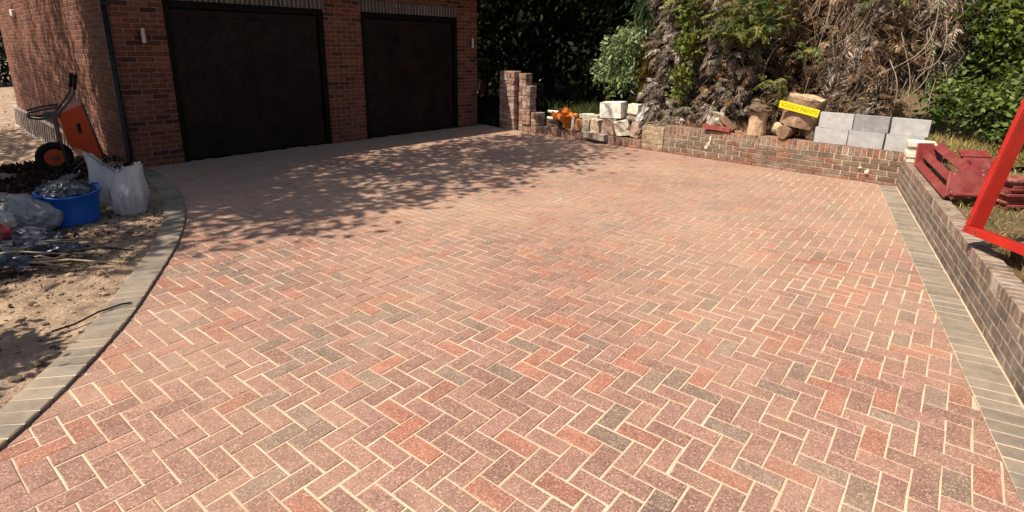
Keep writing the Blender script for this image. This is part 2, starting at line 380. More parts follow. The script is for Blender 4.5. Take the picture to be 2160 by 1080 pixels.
# ------------------------------------------------------------------ brick walls
def bond(x0, x1, odd, lb=.215, j=.0105):
    "stretcher bond cuts of one course"
    out = []; x = x0
    if odd: out.append((x, min(x + lb / 2 - j / 2, x1))); x += lb / 2 + j / 2
    while x < x1 - .02:
        out.append((x, min(x + lb, x1))); x += lb + j
    return [(a, bq) for a, bq in out if bq - a > .03]
def lay(root, P, ex, en, courses, pal, mat, depth=.1, proud=.0, name='brick', limit=10**9, stuff=None, count=None):
    "courses: (x0, x1, z0, h, odd); P(x, m, z) gives a world point with m outward"
    for x0, x1, z0, h, odd in courses:
        for a, bq in bond(x0, x1, odd):
            L_ = round(bq - a, 2); c = pick(pal); m_ = depth / 2 - proud + random.uniform(-.0015, .0015)
            mw = frame_matrix(P((a + bq) / 2, -m_, z0 + h / 2), ex, -en, Z)
            if stuff is None: piece(name, block_mesh(name, L_, depth, h, .004, mat), mw @ jit(.0008, .003), c, root)
            else:
                me = block_mesh(name, L_, depth, h, .004, mat); stuff.add([mw @ v.co for v in me.vertices], [tuple(q.vertices) for q in me.polygons], c)
# garage
garage = empty('garage', (0, 0, 0), label='red brick double garage with two dark brown doors and black downpipe at its corner', cat='garage')
GPAL = [(.5, (.165, .056, .033)), (.25, (.125, .043, .027)), (.13, (.205, .075, .043)), (.12, (.065, .028, .021))]
OPEN = [(.02, 2.515), (3.265, 5.648)]; PIER = [(-.62, .02), (2.515, 3.265), (5.648, 6.225)]; LIN = 2.362
crs = [(z * .075 + .002, z % 2 == 1) for z in range(0, 37)]
for s0, s1 in PIER:
    lay(garage, GP, GD, GN, [(s0, s1, z, .065, o) for z, o in crs if z + .05 < LIN], GPAL, M['brick'])
st = MB()
lay(garage, GP, GD, GN, [(-.62, .0, z, .065, o) for z, o in crs if z + .05 >= LIN], GPAL, M['brick'], stuff=st)
lay(garage, GP, GD, GN, [(2.535, 3.25, z, .065, o) for z, o in crs if LIN <= z + .05 < 2.60], GPAL, M['brick'], stuff=st)
lay(garage, GP, GD, GN, [(5.66, 6.225, z, .065, o) for z, o in crs if LIN <= z + .05 < 2.60], GPAL, M['brick'], stuff=st)
lay(garage, GP, GD, GN, [(-.0, 6.225, z, .065, o) for z, o in crs if z + .05 >= 2.60], GPAL, M['brick'], stuff=st)
def SP(t, m, z=0.): return GP(-.62, 0) - GN * t - GD * m + Z * z
lay(garage, SP, -GN, -GD, [(.11, 11., z * .075 - .6, .065, z % 2 == 1) for z in range(0, 46)], [(.5, (.16, .062, .042)), (.3, (.12, .045, .032)), (.2, (.21, .095, .065))], M['brick'], stuff=st)
st.build('brickwork', M['brick_far'], garage, col=True, kind='stuff')
SOLD = [(.6, (.075, .065, .056)), (.4, (.10, .085, .07))]
for s0, s1 in [(-.0, 2.53), (3.255, 5.655)]:
    k = int((s1 - s0) / .075); MB().box(GP(s0 + .004, -.0022, LIN + .004), GD * (s1 - s0 - .008), -GN * .03, Z * .208).build('lintel_joint', M['mortar_grey'], garage)
    for i in range(k):
        c = GP(s0 + (i + .5) * (s1 - s0) / k, -.05 + .002, LIN + .1075)
        piece('soldier_brick', block_mesh('soldier_brick', .065, .1, .215, .004, M['brick']), frame_matrix(c, GD, -GN, Z) @ jit(.001, .004), pick(SOLD), garage)
core = MB(); GT = 2.86
for s0, s1 in PIER: core.box(GP(s0 + .005, -.006, -.7), GD * (s1 - s0 - .01), -GN * .22, Z * (LIN + .7))
core.box(GP(-.615, -.006, LIN + .001), GD * 6.835, -GN * .22, Z * (GT - LIN))
MB().box(SP(.23, -.004, -.8), -GN * 10.75, GD * .19, Z * (GT + .79)).build('side_joint', M['mortar'], garage); core.box(GP(6.02, -.23, -.8), -GN * 10.7, GD * .2, Z * (GT + .8)); core.box(GP(-.4, -10.78, -.8), GD * 6.4, -GN * .2, Z * (GT + .8))
core.build('wall', M['mortar'], garage)
rf = MB()
for sgn, m0 in ((1, .35), (-1, -11.35)):
    ridge = GP(-.95, -5.5, 5.3); eave = GP(-.95, m0, 2.86); sl = eave - ridge; nn = GD.cross(sl).normalized() * .06
    if nn.z < 0: nn = -nn
    for q in range(14):
        a = ridge + sl * (q / 14); rf.box(a + nn * .3, GD * 7.5, sl / 14 * 1.05 , nn * .8)
rf.build('roof', M['rooftile'], garage)
gb = MB()
for s0 in (-.6, 6.0):
    a, bq, c = GP(s0, -.05, GT), GP(s0, -10.95, GT), GP(s0, -5.5, 5.2); gb.add([a, bq, c, a + GD * .2, bq + GD * .2, c + GD * .2], [(0, 1, 2), (5, 4, 3), (0, 3, 4, 1), (1, 4, 5, 2), (2, 5, 3, 0)])
gb.build('gable', M['mortar'], garage)
def clip(poly, x0, x1, z0, z1):
    for ax, v, sg in ((0, x0, 1), (0, x1, -1), (1, z0, 1), (1, z1, -1)):
        out = []
        for i in range(len(poly)):
            p, q = poly[i], poly[(i + 1) % len(poly)]; fp, fq = (p[ax] - v) * sg, (q[ax] - v) * sg
            if fp >= 0: out.append(p)
            if fp * fq < 0: t = fp / (fp - fq); out.append((p[0] + (q[0] - p[0]) * t, p[1] + (q[1] - p[1]) * t))
        poly = out
        if len(poly) < 3: return []
    return poly
for s0, s1 in OPEN:
    fr = MB(); z1 = LIN - .002; w = .085
    fr.box(GP(s0 + .002, -.02, 0.002), GD * w, -GN * .1, Z * (z1 - .002)); fr.box(GP(s1 - .002, -.02, 0.002), -GD * w, -GN * .1, Z * (z1 - .002)); fr.box(GP(s0 + w + .003, -.02, z1), GD * (s1 - s0 - 2 * w - .006), -GN * .1, -Z * .1)
    d = MB().box(GP(s0 + w + .006, -.105, .012), GD * (s1 - s0 - 2 * w - .012), -GN * .03, Z * (z1 - .12)).build('garage_door', M['door2'], garage, label='dark brown chevron boarded up-and-over garage door')
    fr.build('door_frame', M['door2'], d, bevel=.006)
    a0, a1, b0, b1 = s0 + w + .012, s1 - w - .012, .02, z1 - .112; mid = (a0 + a1) / 2; bw = .13
    ral = MB()
    for q in ((a0, b0, bw, b1 - b0), (a1 - bw, b0, bw, b1 - b0), (a0 + bw + .002, b0, a1 - a0 - 2 * bw - .004, .2), (a0 + bw + .002, b1 - .1, a1 - a0 - 2 * bw - .004, .1)):
        ral.box(GP(q[0], -.105, q[1]), GD * q[2], GN * .028, Z * q[3])
    ral.build('door_rail', M['door'], d, bevel=.005)
    for sg, xa, xb in ((1, a0 + bw + .004, mid - .003), (-1, mid + .003, a1 - bw - .004)):
        za, zb = b0 + .204, b1 - .104; wd = .115; H = zb - za; W_ = xb - xa
        for q in range(-14, 26):
            # boards rise at about 60 degrees towards the middle
            sl = 1.35; x_ref = xa if sg > 0 else xb
            zo = za + q * wd * math.sqrt(1 + sl * sl)
            zo2 = zo + (wd - .004) * math.sqrt(1 + sl * sl)
            if sg > 0: poly = [(xa, zo), (xb, zo + sl * W_), (xb, zo2 + sl * W_), (xa, zo2)]
            else: poly = [(xb, zo), (xa, zo + sl * W_), (xa, zo2 + sl * W_), (xb, zo2)][::-1]
            poly = clip(poly, xa, xb, za, zb)
            if not poly: continue
            k = len(poly); hh = .016 + random.uniform(-.0015, .0015)
            vs = [GP(x, -.105, z) for x, z in poly] + [GP(x, -.105 + hh, z) for x, z in poly]
            MB().add(vs, [tuple(range(k, 2 * k))] + [(i, (i + 1) % k, k + (i + 1) % k, k + i) for i in range(k)]).build('board', M['door'], d)
# downpipe, lights, bell box
dp = MB(); x = .075
dp.tube([SP(x, .055, 3.0), SP(x, .055, .12), SP(x, .13, .04)], .036, 10); dpo = dp.build('downpipe', M['black'], garage, smooth=True)
for z in (.55, 1.45, 2.25): MB().box(SP(x - .055, .0, z), -GN * .11, -GD * .1, Z * .035).build('bracket', M['black'], dpo, bevel=.004)
for s, z in ((-.292, 1.86), (6.035, 1.835)):
    l = MB().tube([GP(s, .06, z - .1), GP(s, .06, z + .1)], .032, 12).build('wall_light', M['lampgrey'], garage, smooth=False)
    MB().box(GP(s - .035, .001, z - .05), GD * .07, GN * .03, Z * .1).build('back_plate', M['black'], l, bevel=.004)
MB().box(SP(8.0, 0.001, 2.32), -GN * .26, -GD * .07, Z * .14).build('bell_box', M['white'], garage, bevel=.01)
MB().box(GP(-1., .2, 2.82), GD * 7.6, GN * .03, Z * .18).build('fascia', M['door2'], garage)

# garden walls
def garden_wall(label, P, ex, en, x0, x1, rows, cap_h, pal, cappal, mort, base=True, cap_depth=.215, rec=.007):
    root = empty('garden_wall', (0, 0, 0), label=label, cat='wall'); z = 0
    if base:
        lay(root, P, ex, en, [(x0, x1, .0, .04, False)], [(1, (.28, .13, .09)), (.5, (.24, .13, .095))], M['wall_brick'], proud=.012, depth=.1); z = .047
    lay(root, P, ex, en, [(x0, x1, z + i * .0765, .0655, i % 2 == 0) for i in range(rows)], pal, M['wall_brick'])
    z += rows * .0765; k = int(round((x1 - x0) / .0755))
    for i in range(k):
        c = P(x0 + (i + .5) * (x1 - x0) / k, -cap_depth / 2 + random.uniform(-.003, .003), z + cap_h / 2)
        piece('coping_brick', block_mesh('coping_brick', .0655, cap_depth, cap_h, .005, M['wall_brick']), frame_matrix(c, ex, -en, Z) @ jit(.0015, .008), pick(cappal), root)
    MB().box(P(x0 + .004, -rec, -.15), ex * (x1 - x0 - .008), -en * (cap_depth - rec - .005), Z * (z + cap_h - rec * .9 + .15)).build('mortar', mort, root)
    return root, z + cap_h
BPAL = [(.5, (.20, .130, .094)), (.22, (.245, .118, .08)), (.28, (.165, .122, .092))]
BCAP = [(.35, (.31, .15, .10)), (.4, (.25, .16, .115)), (.25, (.21, .13, .10))]
RPAL = [(.5, (.185, .142, .115)), (.3, (.15, .122, .104)), (.2, (.22, .155, .122))]
RCAP = [(.5, (.22, .155, .122)), (.3, (.18, .13, .106)), (.2, (.26, .165, .128))]
def BPm(x, m, z): return BP(x, -m, z)
bw_o, ZB = garden_wall('retaining brick wall carrying logs and grey blocks in front of the dead hedge', BPm, BD, BN, -.56, 2.99, 4, .118, BPAL, BCAP, M['mortar_pale'])
lw_o, ZL = garden_wall('ankle-high brick edging wall under the broken concrete lumps', BPm, BD, BN, -3.98, -1.01, 0, .115, BPAL, [(.4, (.27, .14, .10)), (.6, (.21, .13, .10))], M['mortar_pale'])
pier, _ = garden_wall('short brick pier between the high and ankle-high garden walls', BPm, BD, BN, -1.0, -.57, 4, .07, [(1, (.36, .27, .18)), (.5, (.27, .19, .13))], [(1, (.4, .3, .2))], M['mortar_pale'])
rw_o, ZR = garden_wall('long weathered grey-brown brick wall with pale upright coping beside the kerb', lambda x, m, z: RP(x, m, z), RD, RN, .0, 7.9, 4, .086, RPAL, RCAP, M['mortar_grey'], base=False, rec=.0028, cap_depth=.13)
def blob(c, r, sc=(1, 1, 1), seed=0, amp=.25, freq=4., sub=2):
    bm = bmesh.new(); bmesh.ops.create_icosphere(bm, subdivisions=sub, radius=1)
    for v in bm.verts:
        f = 1 + amp * noise.noise(v.co * freq * .5 + Vector((seed * 3.1, seed, 0))); v.co = Vector((v.co.x * sc[0], v.co.y * sc[1], v.co.z * sc[2])) * r * f + Vector(c)
    return bm
def bm_obj(name, bm, mat, parent=None, smooth=True, **k):
    m = bpy.data.meshes.new(name); bm.to_mesh(m); bm.free(); m.materials.append(mat)
    if smooth: m.polygons.foreach_set('use_smooth', [True] * len(m.polygons))
    return tag(lnk(bpy.data.objects.new(name, m), parent), **k)
# mortar dropped down the faces
for t, z, r, s in ((2.585, .14, .04, (1, .4, 1)), (2.50, .19, .022, (1.6, .3, .8)), (.27, .24, .03, (.8, .5, 1.8)), (.29, .32, .022, (.6, .5, 2.6)), (.24, .18, .028, (1.2, .5, 1.2))):
    bm_obj('mortar_splash', blob(BP(t, -.005, z), r, s, seed=t * 7, amp=.5), M['cream'], bw_o)

# ------------------------------------------------------------------ loose brick stack by the garage
SPAL = [(.4, (.34, .20, .16)), (.25, (.25, .13, .10)), (.35, (.44, .34, .29))]
bk = block_mesh('loose_brick', .215, .102, .066, .006, M['wall_brick'])
def loose(t, off, z, rot, label, grp):
    o = piece('loose_brick', bk, frame_matrix(BP(t, off, z), BD, -BN, Z) @ Matrix.Rotation(rot + random.gauss(0, .03), 4, 'Z') @ jit(.006, .0), pick(SPAL), None)
    tag(o, label, 'brick', grp)
ORD = ['top', 'second', 'third', 'fourth', 'fifth', 'sixth', 'seventh', 'eighth', 'ninth', 'tenth', 'eleventh', 'twelfth', 'thirteenth', 'fourteenth', 'fifteenth', 'sixteenth', 'seventeenth', 'eighteenth', 'nineteenth']
def column(t0, off0, z0, layers, nb, where, grp):
    for i in range(layers):
        z = z0 + .034 + i * .068; k_ = layers - 1 - i; pre = 'reclaimed brick, ' + (ORD[k_] + ' layer' + (' from top' if k_ else '')) + ' of ' + where + ', '
        if nb == 2:
            if i % 2 == 0: [loose(t0 + .11 + .22 * q, off0 + .055 + .11 * r, z, 0, pre + ('front' if r == 0 else 'back') + (' garage end' if q == 0 else ' wall end'), grp) for q in (0, 1) for r in (0, 1)]
            else: [loose(t0 + .055 + .11 * q, off0 + .11, z, PI / 2, pre + ('end-on nearest garage', 'end-on, second along', 'end-on, third along', 'end-on, farthest along')[q], grp) for q in range(4)]
        elif i % 2 == 0: [loose(t0 + .11, off0 + .055 + .11 * r, z, 0, pre + ('front' if r == 0 else 'back'), grp) for r in (0, 1)]
        else: [loose(t0 + .055 + .11 * q, off0 + .11, z, PI / 2, pre + ('garage end' if q == 0 else 'wall end'), grp) for q in (0, 1)]
column(-4.62, -.03, -.03, 19, 2, 'the tallest column', 'bricks of the tallest stack column')
column(-4.165, .09, .0, 18, 1, 'the set-back column', 'bricks of the set-back column')
column(-3.925, -.04, ZL + .002, 12, 1, 'the lower column', 'bricks of the lower column')
column(-3.69, -.02, ZL + .002, 4, 1, 'the shortest pile', 'bricks of the shortest pile')

# ------------------------------------------------------------------ broken concrete and rubbish on the edging wall
def lump(name, label, cat, t, off, z, size, color, rot=(0, 0, 0), seed=0, rough=.2, group=None, mat='stone'):
    bm = bmesh.new(); bmesh.ops.create_cube(bm, size=1)
    for v in bm.verts: v.co = Vector((v.co.x * size[0], v.co.y * size[1], v.co.z * size[2])) * (1 + rough * noise.noise(v.co * 3 + Vector((seed, 0, seed))))
    bmesh.ops.subdivide_edges(bm, edges=bm.edges, cuts=3, use_grid_fill=True)
    for v in bm.verts: v.co += Vector([noise.noise(v.co * 14 + Vector((seed * 2 + q * 9, q, 0))) for q in range(3)]) * min(size) * rough * .9
    o = bm_obj(name, bm, M[mat], smooth=False); o.matrix_world = frame_matrix(BP(t, off, z), BD, -BN, Z) @ Matrix.Rotation(rot[2], 4, 'Z') @ Matrix.Rotation(rot[1], 4, 'Y') @ Matrix.Rotation(rot[0], 4, 'X')
    o.color = (*color, 1); return tag(o, label, cat, group)
zl = ZL
lump('concrete_lump', 'tall grey concrete lump standing next to the crumpled orange sheet', 'rubble', -2.29, .09, zl + .12, (.14, .16, .25), (.42, .36, .28), (0, .05, .2), 1)
lump('concrete_lump', 'squarish yellow-grey concrete lump with a dark hole, under the white block', 'rubble', -2.07, .12, zl + .13, (.21, .2, .26), (.48, .39, .28), (0, 0, -.1), 2)
lump('concrete_lump', 'dull pink lump directly beneath the white block', 'rubble', -1.77, .14, zl + .165, (.27, .22, .30), (.36, .25, .2), (0, .05, .1), 3)
lump('concrete_lump', 'pale tilted concrete lump with its corner raised off the wall', 'rubble', -1.46, .10, zl + .17, (.27, .2, .26), (.6, .53, .43), (0, -.22, .25), 4)
lump('concrete_lump', 'small flat yellowish chip lying on the edge of the wall', 'rubble', -2.14, -.05, zl - .02, (.22, .14, .11), (.42, .35, .26), (0, .08, 0), 5)
lump('concrete_lump', 'grey slab fragment jutting out over the edging wall', 'rubble', -1.88, -.06, zl - .035, (.28, .14, .11), (.36, .29, .24), (0, .06, 0.05), 6)
lump('concrete_lump', 'pinkish lump wedged beside the brick pier', 'rubble', -1.22, .17, zl + .16, (.17, .2, .28), (.48, .36, .29), (0, .15, .3), 7)
lump('concrete_lump', 'flat pale slab lying behind the orange sheet', 'rubble', -2.34, .33, zl + .29, (.42, .25, .07), (.6, .56, .46), (0, .0, 0), 8)
lump('concrete_lump', 'lump of concrete holding up the flat pale slab', 'rubble', -2.34, .36, zl + .12, (.3, .2, .26), (.3, .26, .2), (0, .0, 0.2), 18)
lump('white_block', 'big white block perched on top of the rubble', 'block', -1.755, .17, zl + .475, (.43, .30, .29), (.82, .79, .70), (0, -.05, .18), 9, rough=.05)
lump('cream_block', 'smaller cream block on the heap next to the white one', 'block', -1.28, .16, zl + .53, (.2, .18, .17), (.80, .76, .60), (0, .05, .15), 10, rough=.06)
lump('concrete_lump', 'dark-bottomed lump under the smaller cream block', 'rubble', -1.28, .18, zl + .375, (.22, .2, .13), (.3, .25, .2), (0, 0, .1), 11)
def sheet(name, label, cat, mat, c, sx, sy, amp, seed, tilt=(0, 0, 0), n=16, fold=0., group=None, parent=None):
    bm = bmesh.new(); bmesh.ops.create_grid(bm, x_segments=n, y_segments=n, size=.5)
    for v in bm.verts:
        x, y = v.co.x, v.co.y; q = Vector((x * 3 + seed, y * 3, seed))
        r1 = 1 - 2 * abs(noise.noise(q)); r2_ = 1 - 2 * abs(noise.noise(q * 2.1 + Vector((5, 5, 5))))
        v.co = Vector((x * sx + noise.noise(q + Vector((9, 0, 0))) * amp, y * sy + noise.noise(q + Vector((0, 9, 0))) * amp, amp * (r1 + .5 * r2_) - fold * abs(x)))
    o = bm_obj(name, bm, M[mat], parent, smooth=False); o.location = c; o.rotation_euler = tilt
    sd = o.modifiers.new('thick', 'SOLIDIFY'); sd.thickness = .004
    return tag(o, label, cat, group)
p = BP(-2.83, .05, zl + .21); sheet('plastic_sheet', 'crumpled orange plastic sheet dumped on the edging wall', 'sheet', 'orange', p, .50, .36, .13, 3.3, (.55, .35, -.7), 14, .3)
lump('white_board', 'narrow white strip of board leaning on the orange sheet', 'board', -2.57, -.01, zl + .14, (.05, .02, .27), (.72, .74, .74), (.1, .12, .1), 12, rough=.03)
lump('terracotta_shard', 'small broken terracotta shard between orange sheet and concrete', 'shard', -2.44, .02, zl + .14, (.14, .1, .2), (.46, .2, .08), (0, .2, .3), 13, rough=.2)
for z, t0, t1, off, lab in ((.30, -3.42, -2.95, .24, 'white plastic pipe lying highest behind the orange sheet'), (.17, -3.38, -3.0, .18, 'grey-white pipe end lying low behind the orange sheet')):
    MB().tube([BP(t0, off, zl + z), BP(t1, off + .02, zl + z)], .03, 10).build('plastic_pipe', M['white'], smooth=True, label=lab, cat='pipe')
lump('rubble_lump', 'dark rubble lump under the white pipes', 'rubble', -3.2, .22, zl + .07, (.3, .2, .13), (.16, .12, .1), (0, 0, .1), 14)
sheet('plastic_scrap', 'torn white plastic scrap caught in the twigs beside the cream block', 'scrap', 'bagwhite', BP(-1.10, .12, zl + .44), .09, .3, .04, 1.7, (1.2, .3, -.6), 8)
tw = MB()
for q in range(16):
    a = BP(-1.2 + random.random() * .3, .02 + random.random() * .2, zl + .0 + random.random() * .1); e = BP(-.95 + random.random() * .45, -.02 + random.random() * .25, .36 + random.random() * .22)
    mdl = (a + e) / 2 + Vector((random.uniform(-.06, .06), random.uniform(-.06, .06), random.uniform(-.02, .1))); tw.tube([a, mdl, e], [.008, .007, .004], 5)
tw.build('twig_bundle', M['stem'], smooth=True, label='tangle of pale dry twigs draped over the brick pier', kind='stuff')

# ------------------------------------------------------------------ things on the high wall
lump('ridge_tile', 'red ridge tile crusted with mortar at the wall edge', 'tile', .37, .08, ZB + .055, (.44, .24, .07), (.33, .09, .075), (0, .05, .1), 21, rough=.08)
lump('mortar_lump', 'grey jagged mortar lump sitting on the red ridge tile', 'rubble', .30, .13, ZB + .185, (.24, .2, .22), (.40, .36, .29), (.1, .15, .4), 22, rough=.45)
lump('tile_shard', 'brown tile shard leaning against the jagged mortar lump', 'tile', .50, .12, ZB + .14, (.05, .22, .30), (.27, .15, .1), (0, -.85, .1), 23, rough=.1)
def log(name, label, base, axis_v, r, h, mat, n=22, seed=0, capmat=None, rough=.06, cat='log'):
    a = Vector(axis_v).normalized(); root = empty(name, base, label=label, cat=cat)
    x = a.orthogonal().normalized(); y = a.cross(x); mb = MB(); rings = 7
    for i in range(rings + 1):
        f = i / rings
        for j in range(n):
            t = 2 * PI * j / n; rr = r * (1 + rough * noise.noise((math.cos(t) * 1.6, math.sin(t) * 1.6, f * 1.5 + seed)) + rough * .6 * noise.noise((math.cos(t) * 5, math.sin(t) * 5, f * 4 + seed))) * (1.03 - .06 * f)
            mb.v.append(tuple(a * (h * f) + x * math.cos(t) * rr + y * math.sin(t) * rr)); mb.c.append((1, 1, 1))
    for i in range(rings):
        for j in range(n): j2 = (j + 1) % n; mb.f.append((i * n + j, i * n + j2, (i + 1) * n + j2, (i + 1) * n + j))
    k = len(mb.v); mb.v += [(0, 0, 0), tuple(a * h)]; mb.c += [(1, 1, 1)] * 2
    for j in range(n): j2 = (j + 1) % n; mb.f.append((k, j2, j)); mb.f.append((k + 1, rings * n + j, rings * n + j2))
    mb.build('bark_side', M[mat], root); return root, a, x, y
root, a, x, y = log('log', 'upright cream log with a dark bark lid on the brick wall', BP(.96, .13, ZB), (.02, -.02, 1), .135, .37, 'logwood', seed=3)
bm_obj('bark_lid', blob((0, 0, 0), .19, (1, .9, .42), 5, .5, 6., 3), M['bark'], root).location = (0, 0, .40)
tl = BD * .16 + Z
root, a, x, y = log('log', 'large thick brown log section behind the yellow sign', BP(1.53, .33, ZB + .185), tl, .275, .41, 'logbrown', 30, seed=8)
mb = MB()
ringp = [(a * .415 + (x * math.cos(t) + y * math.sin(t)) * .262 * (1 + .05 * noise.noise((math.cos(t) * 3, math.sin(t) * 3, 1)))) for t in np.linspace(0, 2 * PI, 25)[:-1]]
mb.add(ringp + [p_ + a * .035 * (1 + noise.noise(p_ * 9)) for p_ in ringp] + [a * .43], [(i, (i + 1) % 24, 24 + (i + 1) % 24, 24 + i) for i in range(24)] + [(24 + i, 24 + (i + 1) % 24, 48) for i in range(24)]); mb.build('cut_face', M['logwood'], root)
log('log', 'small split log propping the big log, end over the wall edge', BP(1.40, .44, ZB + .10), BN * 1. + BD * .02, .095, .47, 'logbrown', 16, seed=5, rough=.2)
log('log', 'knobbly short log lying under the big log', BP(1.21, .30, ZB + .105), BN * .6 + BD * .9, .10, .26, 'logwood', 16, seed=6, rough=.3)
log('log', 'dark round log hidden in the shade below the big log', BP(1.72, .50, ZB + .09), BN * .9 + BD * .1, .09, .34, 'bark', 16, seed=7, rough=.12)
for t, off, s, lab_ in ((.72, .05, .05, 'largest orange brick chip between the ridge tile and the cream log'), (.78, .02, .035, 'small orange brick chip right at the wall edge near the cream log'), (.66, .1, .04, 'orange brick chip closest to the red ridge tile'), (1.02, -.0, .03, 'tiny orange brick chip at the foot of the cream log')):
    lump('brick_chip', lab_, 'brick chip', t, off, ZB + s * .4, (s * 1.3, s, s * .8), (.5, .24, .15), (0, 0, t * 5), t, rough=.3, group='brick chips on the wall top')
sroot = empty('sign', (0, 0, 0), label='bright yellow lettered strip sign fixed across the big log', cat='sign')
ang = -.19; ex = (BD * math.cos(ang) + Z * math.sin(ang)); ez = (Z * math.cos(ang) - BD * math.sin(ang)); sc_ = BP(1.575, .02, .935)
pl = MB().box(sc_ - ex * .285 - ez * .055, ex * .57, BN * .006, ez * .11).build('sign_plate', M['yellow'], sroot, bevel=.002)
fc = bpy.data.curves.new('lettering', 'FONT'); fc.body = 'SOGGY PANTS'; fc.size = .078; fc.align_x = 'CENTER'; fc.align_y = 'CENTER'; fc.extrude = .001; fc.space_character = 1.02
tmp = bpy.data.objects.new('tmp', fc); COL.objects.link(tmp); bpy.context.view_layer.update(); me_ = bpy.data.meshes.new_from_object(tmp.evaluated_get(bpy.context.evaluated_depsgraph_get())); bpy.data.objects.remove(tmp)
me_.materials.clear(); me_.materials.append(M['letter']); me_.name = 'lettering'; fo = lnk(bpy.data.objects.new('lettering', me_), sroot); fo.matrix_world = frame_matrix(sc_ + BN * .0075, ex, ez, BN)
# six grey blocks
labs = {(0, 0): 'grey building block, bottom row, end nearest the big log', (1, 0): 'grey building block in the middle of the bottom row', (2, 0): 'grey building block of the bottom row half hidden by cream slabs',
        (0, 1): 'grey building block, top row, touching the yellow sign', (1, 1): 'dark-stained grey building block in the middle of the top row', (2, 1): 'grey building block of the top row at the grassy end'}
for i in range(3):
    for j in range(2):
        t = 2.055 + i * .437 + (.03 if j else 0) + (.012 if i == 2 else 0) - .0 * j
        col = (.42, .43, .44) if (i, j) != (1, 1) else (.27, .275, .285)
        lump('building_block', labs[(i, j)], 'block', t, .055 + random.uniform(-.008, .008) + .02 * j, ZB + .112 + j * .2195, (.424, .10, .216), clampc(col, .06, .012), (random.gauss(0, .006), random.gauss(0, .006), random.gauss(0, .014)), i * 3.3 + j * 7.1, rough=.028, group='grey blocks stacked on the wall', mat='aircrete')
# cream slabs
for i, (lab, dx) in enumerate((('cream slab at the bottom of the small stack in the wall corner', 0), ('cream slab second from the bottom of the corner stack', .015), ('cream slab second from the top of the corner stack', -.01), ('cream slab on top of the corner stack', .012))):
    o = piece('cream_slab', block_mesh('cream_slab', .27, .30, .066, .008, M['cream']), frame_matrix(RP(.20 + dx, -.16 + dx, ZR + .034 + i * .0675), RD, -RN, Z) @ Matrix.Rotation(random.gauss(0, .04), 4, 'Z'), (1, 1, 1), None); tag(o, lab, 'slab')

# ------------------------------------------------------------------ red painted things on the side wall
def plank(mb, a, bq, w, t, upv):
    a, bq = Vector(a), Vector(bq); d = (bq - a); s = d.normalized().cross(Vector(upv)).normalized(); n_ = s.cross(d.normalized()); return mb.box(a - s * w / 2 - n_ * t / 2, d, s * w, n_ * t)
bench = empty('red_bench_frame', (0, 0, 0), label='long dusty red slatted frame with two end plates lying along the wall', cat='bench frame')
Q1 = [Vector(q) for q in ((5.007, 6.828, .42), (5.33, 6.815, .42), (5.41, 6.93, .67), (5.08, 6.94, .67))]
Q2 = [Vector(q) for q in ((4.133, 5.156, .445), (4.49, 5.13, .445), (4.59, 5.275, .66), (4.24, 5.30, .66))]
def quad_pt(Q, u, v): return Q[0].lerp(Q[1], u).lerp(Q[3].lerp(Q[2], u), v)
A2 = Q2[0]; acr = (Q2[1] - Q2[0]).normalized(); upv = (Q2[3] - Q2[0]).normalized(); bk_ = acr.cross(upv).normalized()
if bk_.y < 0: bk_ = -bk_
for Q in (Q1, Q2):
    vs = Q; k = bk_ * .026
    MB().add(vs + [v + k for v in vs], [(0, 1, 2, 3), (7, 6, 5, 4), (0, 4, 5, 1), (1, 5, 6, 2), (2, 6, 7, 3), (3, 7, 4, 0)]).build('end_plate', M['red'], bench, bevel=.006)
for fu, fv, w in ((.10, .06, .085), (.36, .42, .085), (.72, .86, .10)):
    mb = MB(); plank(mb, quad_pt(Q1, fu, fv) - bk_ * .0, quad_pt(Q2, fu, fv) + bk_ * .028, w, .024, upv * .75 - acr * .65); mb.build('slat', M['red'], bench, bevel=.004)
lip = MB(); plank(lip, A2 - bk_ * .045 + acr * .03, A2 - bk_ * .045 + acr * .34, .085, .022, Z); lip.build('front_lip', M['red'], bench, bevel=.005)
MB().box(A2 - bk_ * .07 + acr * .05 - Z * .056, -bk_ * -.02, acr * .10, Z * .045).build('foot', M['red'], bench, bevel=.003)
for i in range(4):
    c = quad_pt(Q2, .12 + .76 * (i % 2), .14 + .72 * (i // 2)); MB().tube([c - bk_ * .004, c + bk_ * .002], .008, 8).build('screw_head', M['lampgrey'], bench)
b2 = empty('red_bench_frame', (0, 0, 0), label='smaller red plank frame on the soil behind the long red one', cat='bench frame')
c0 = Vector((5.52, 6.78, .36)); e1 = Vector((.96, -.27, 0)); e2 = Vector((.27, .96, 0))
for q, (z0, y0, w, tl_) in enumerate(((.20, .06, .16, .35), (.11, -.08, .14, 1.0), (.02, -.16, .12, 1.2))):
    mb = MB(); a_ = c0 + e2 * y0 + Z * z0; dn = (Z * math.cos(tl_) + -e2 * math.sin(tl_)); plank(mb, a_, a_ + e1 * (.31 + .02 * q), w, .026, dn); mb.build('slat', M['red'], b2, bevel=.004)
for q in (0.03, .27): MB().box(c0 + e1 * q - e2 * .12 - Z * .04, e1 * .03, e2 * .26, Z * .19).build('end_plate', M['red'], b2, bevel=.004)
# slat pile
for i in range(11):
    z = .375 + .013 + i * .026; o_ = random.uniform(-.03, .03)
    mb = MB(); mb.box(Vector((4.52 + o_ - .035 * 0, 4.92 + random.uniform(-.02, .02), z - .012)), Vector((1.15, -.10 + random.uniform(-.015, .015), 0)), Vector((.02, .24, 0)), Z * .023)
    mb.build('red_batten', M['redslat'], bevel=.003, label='thin dull red batten, ' + ('topmost' if i == 10 else 'bottommost' if i == 0 else ORD[10 - i] + ' from the top') + ' in the pile behind the red frame', cat='batten', group='red battens piled in the bed')
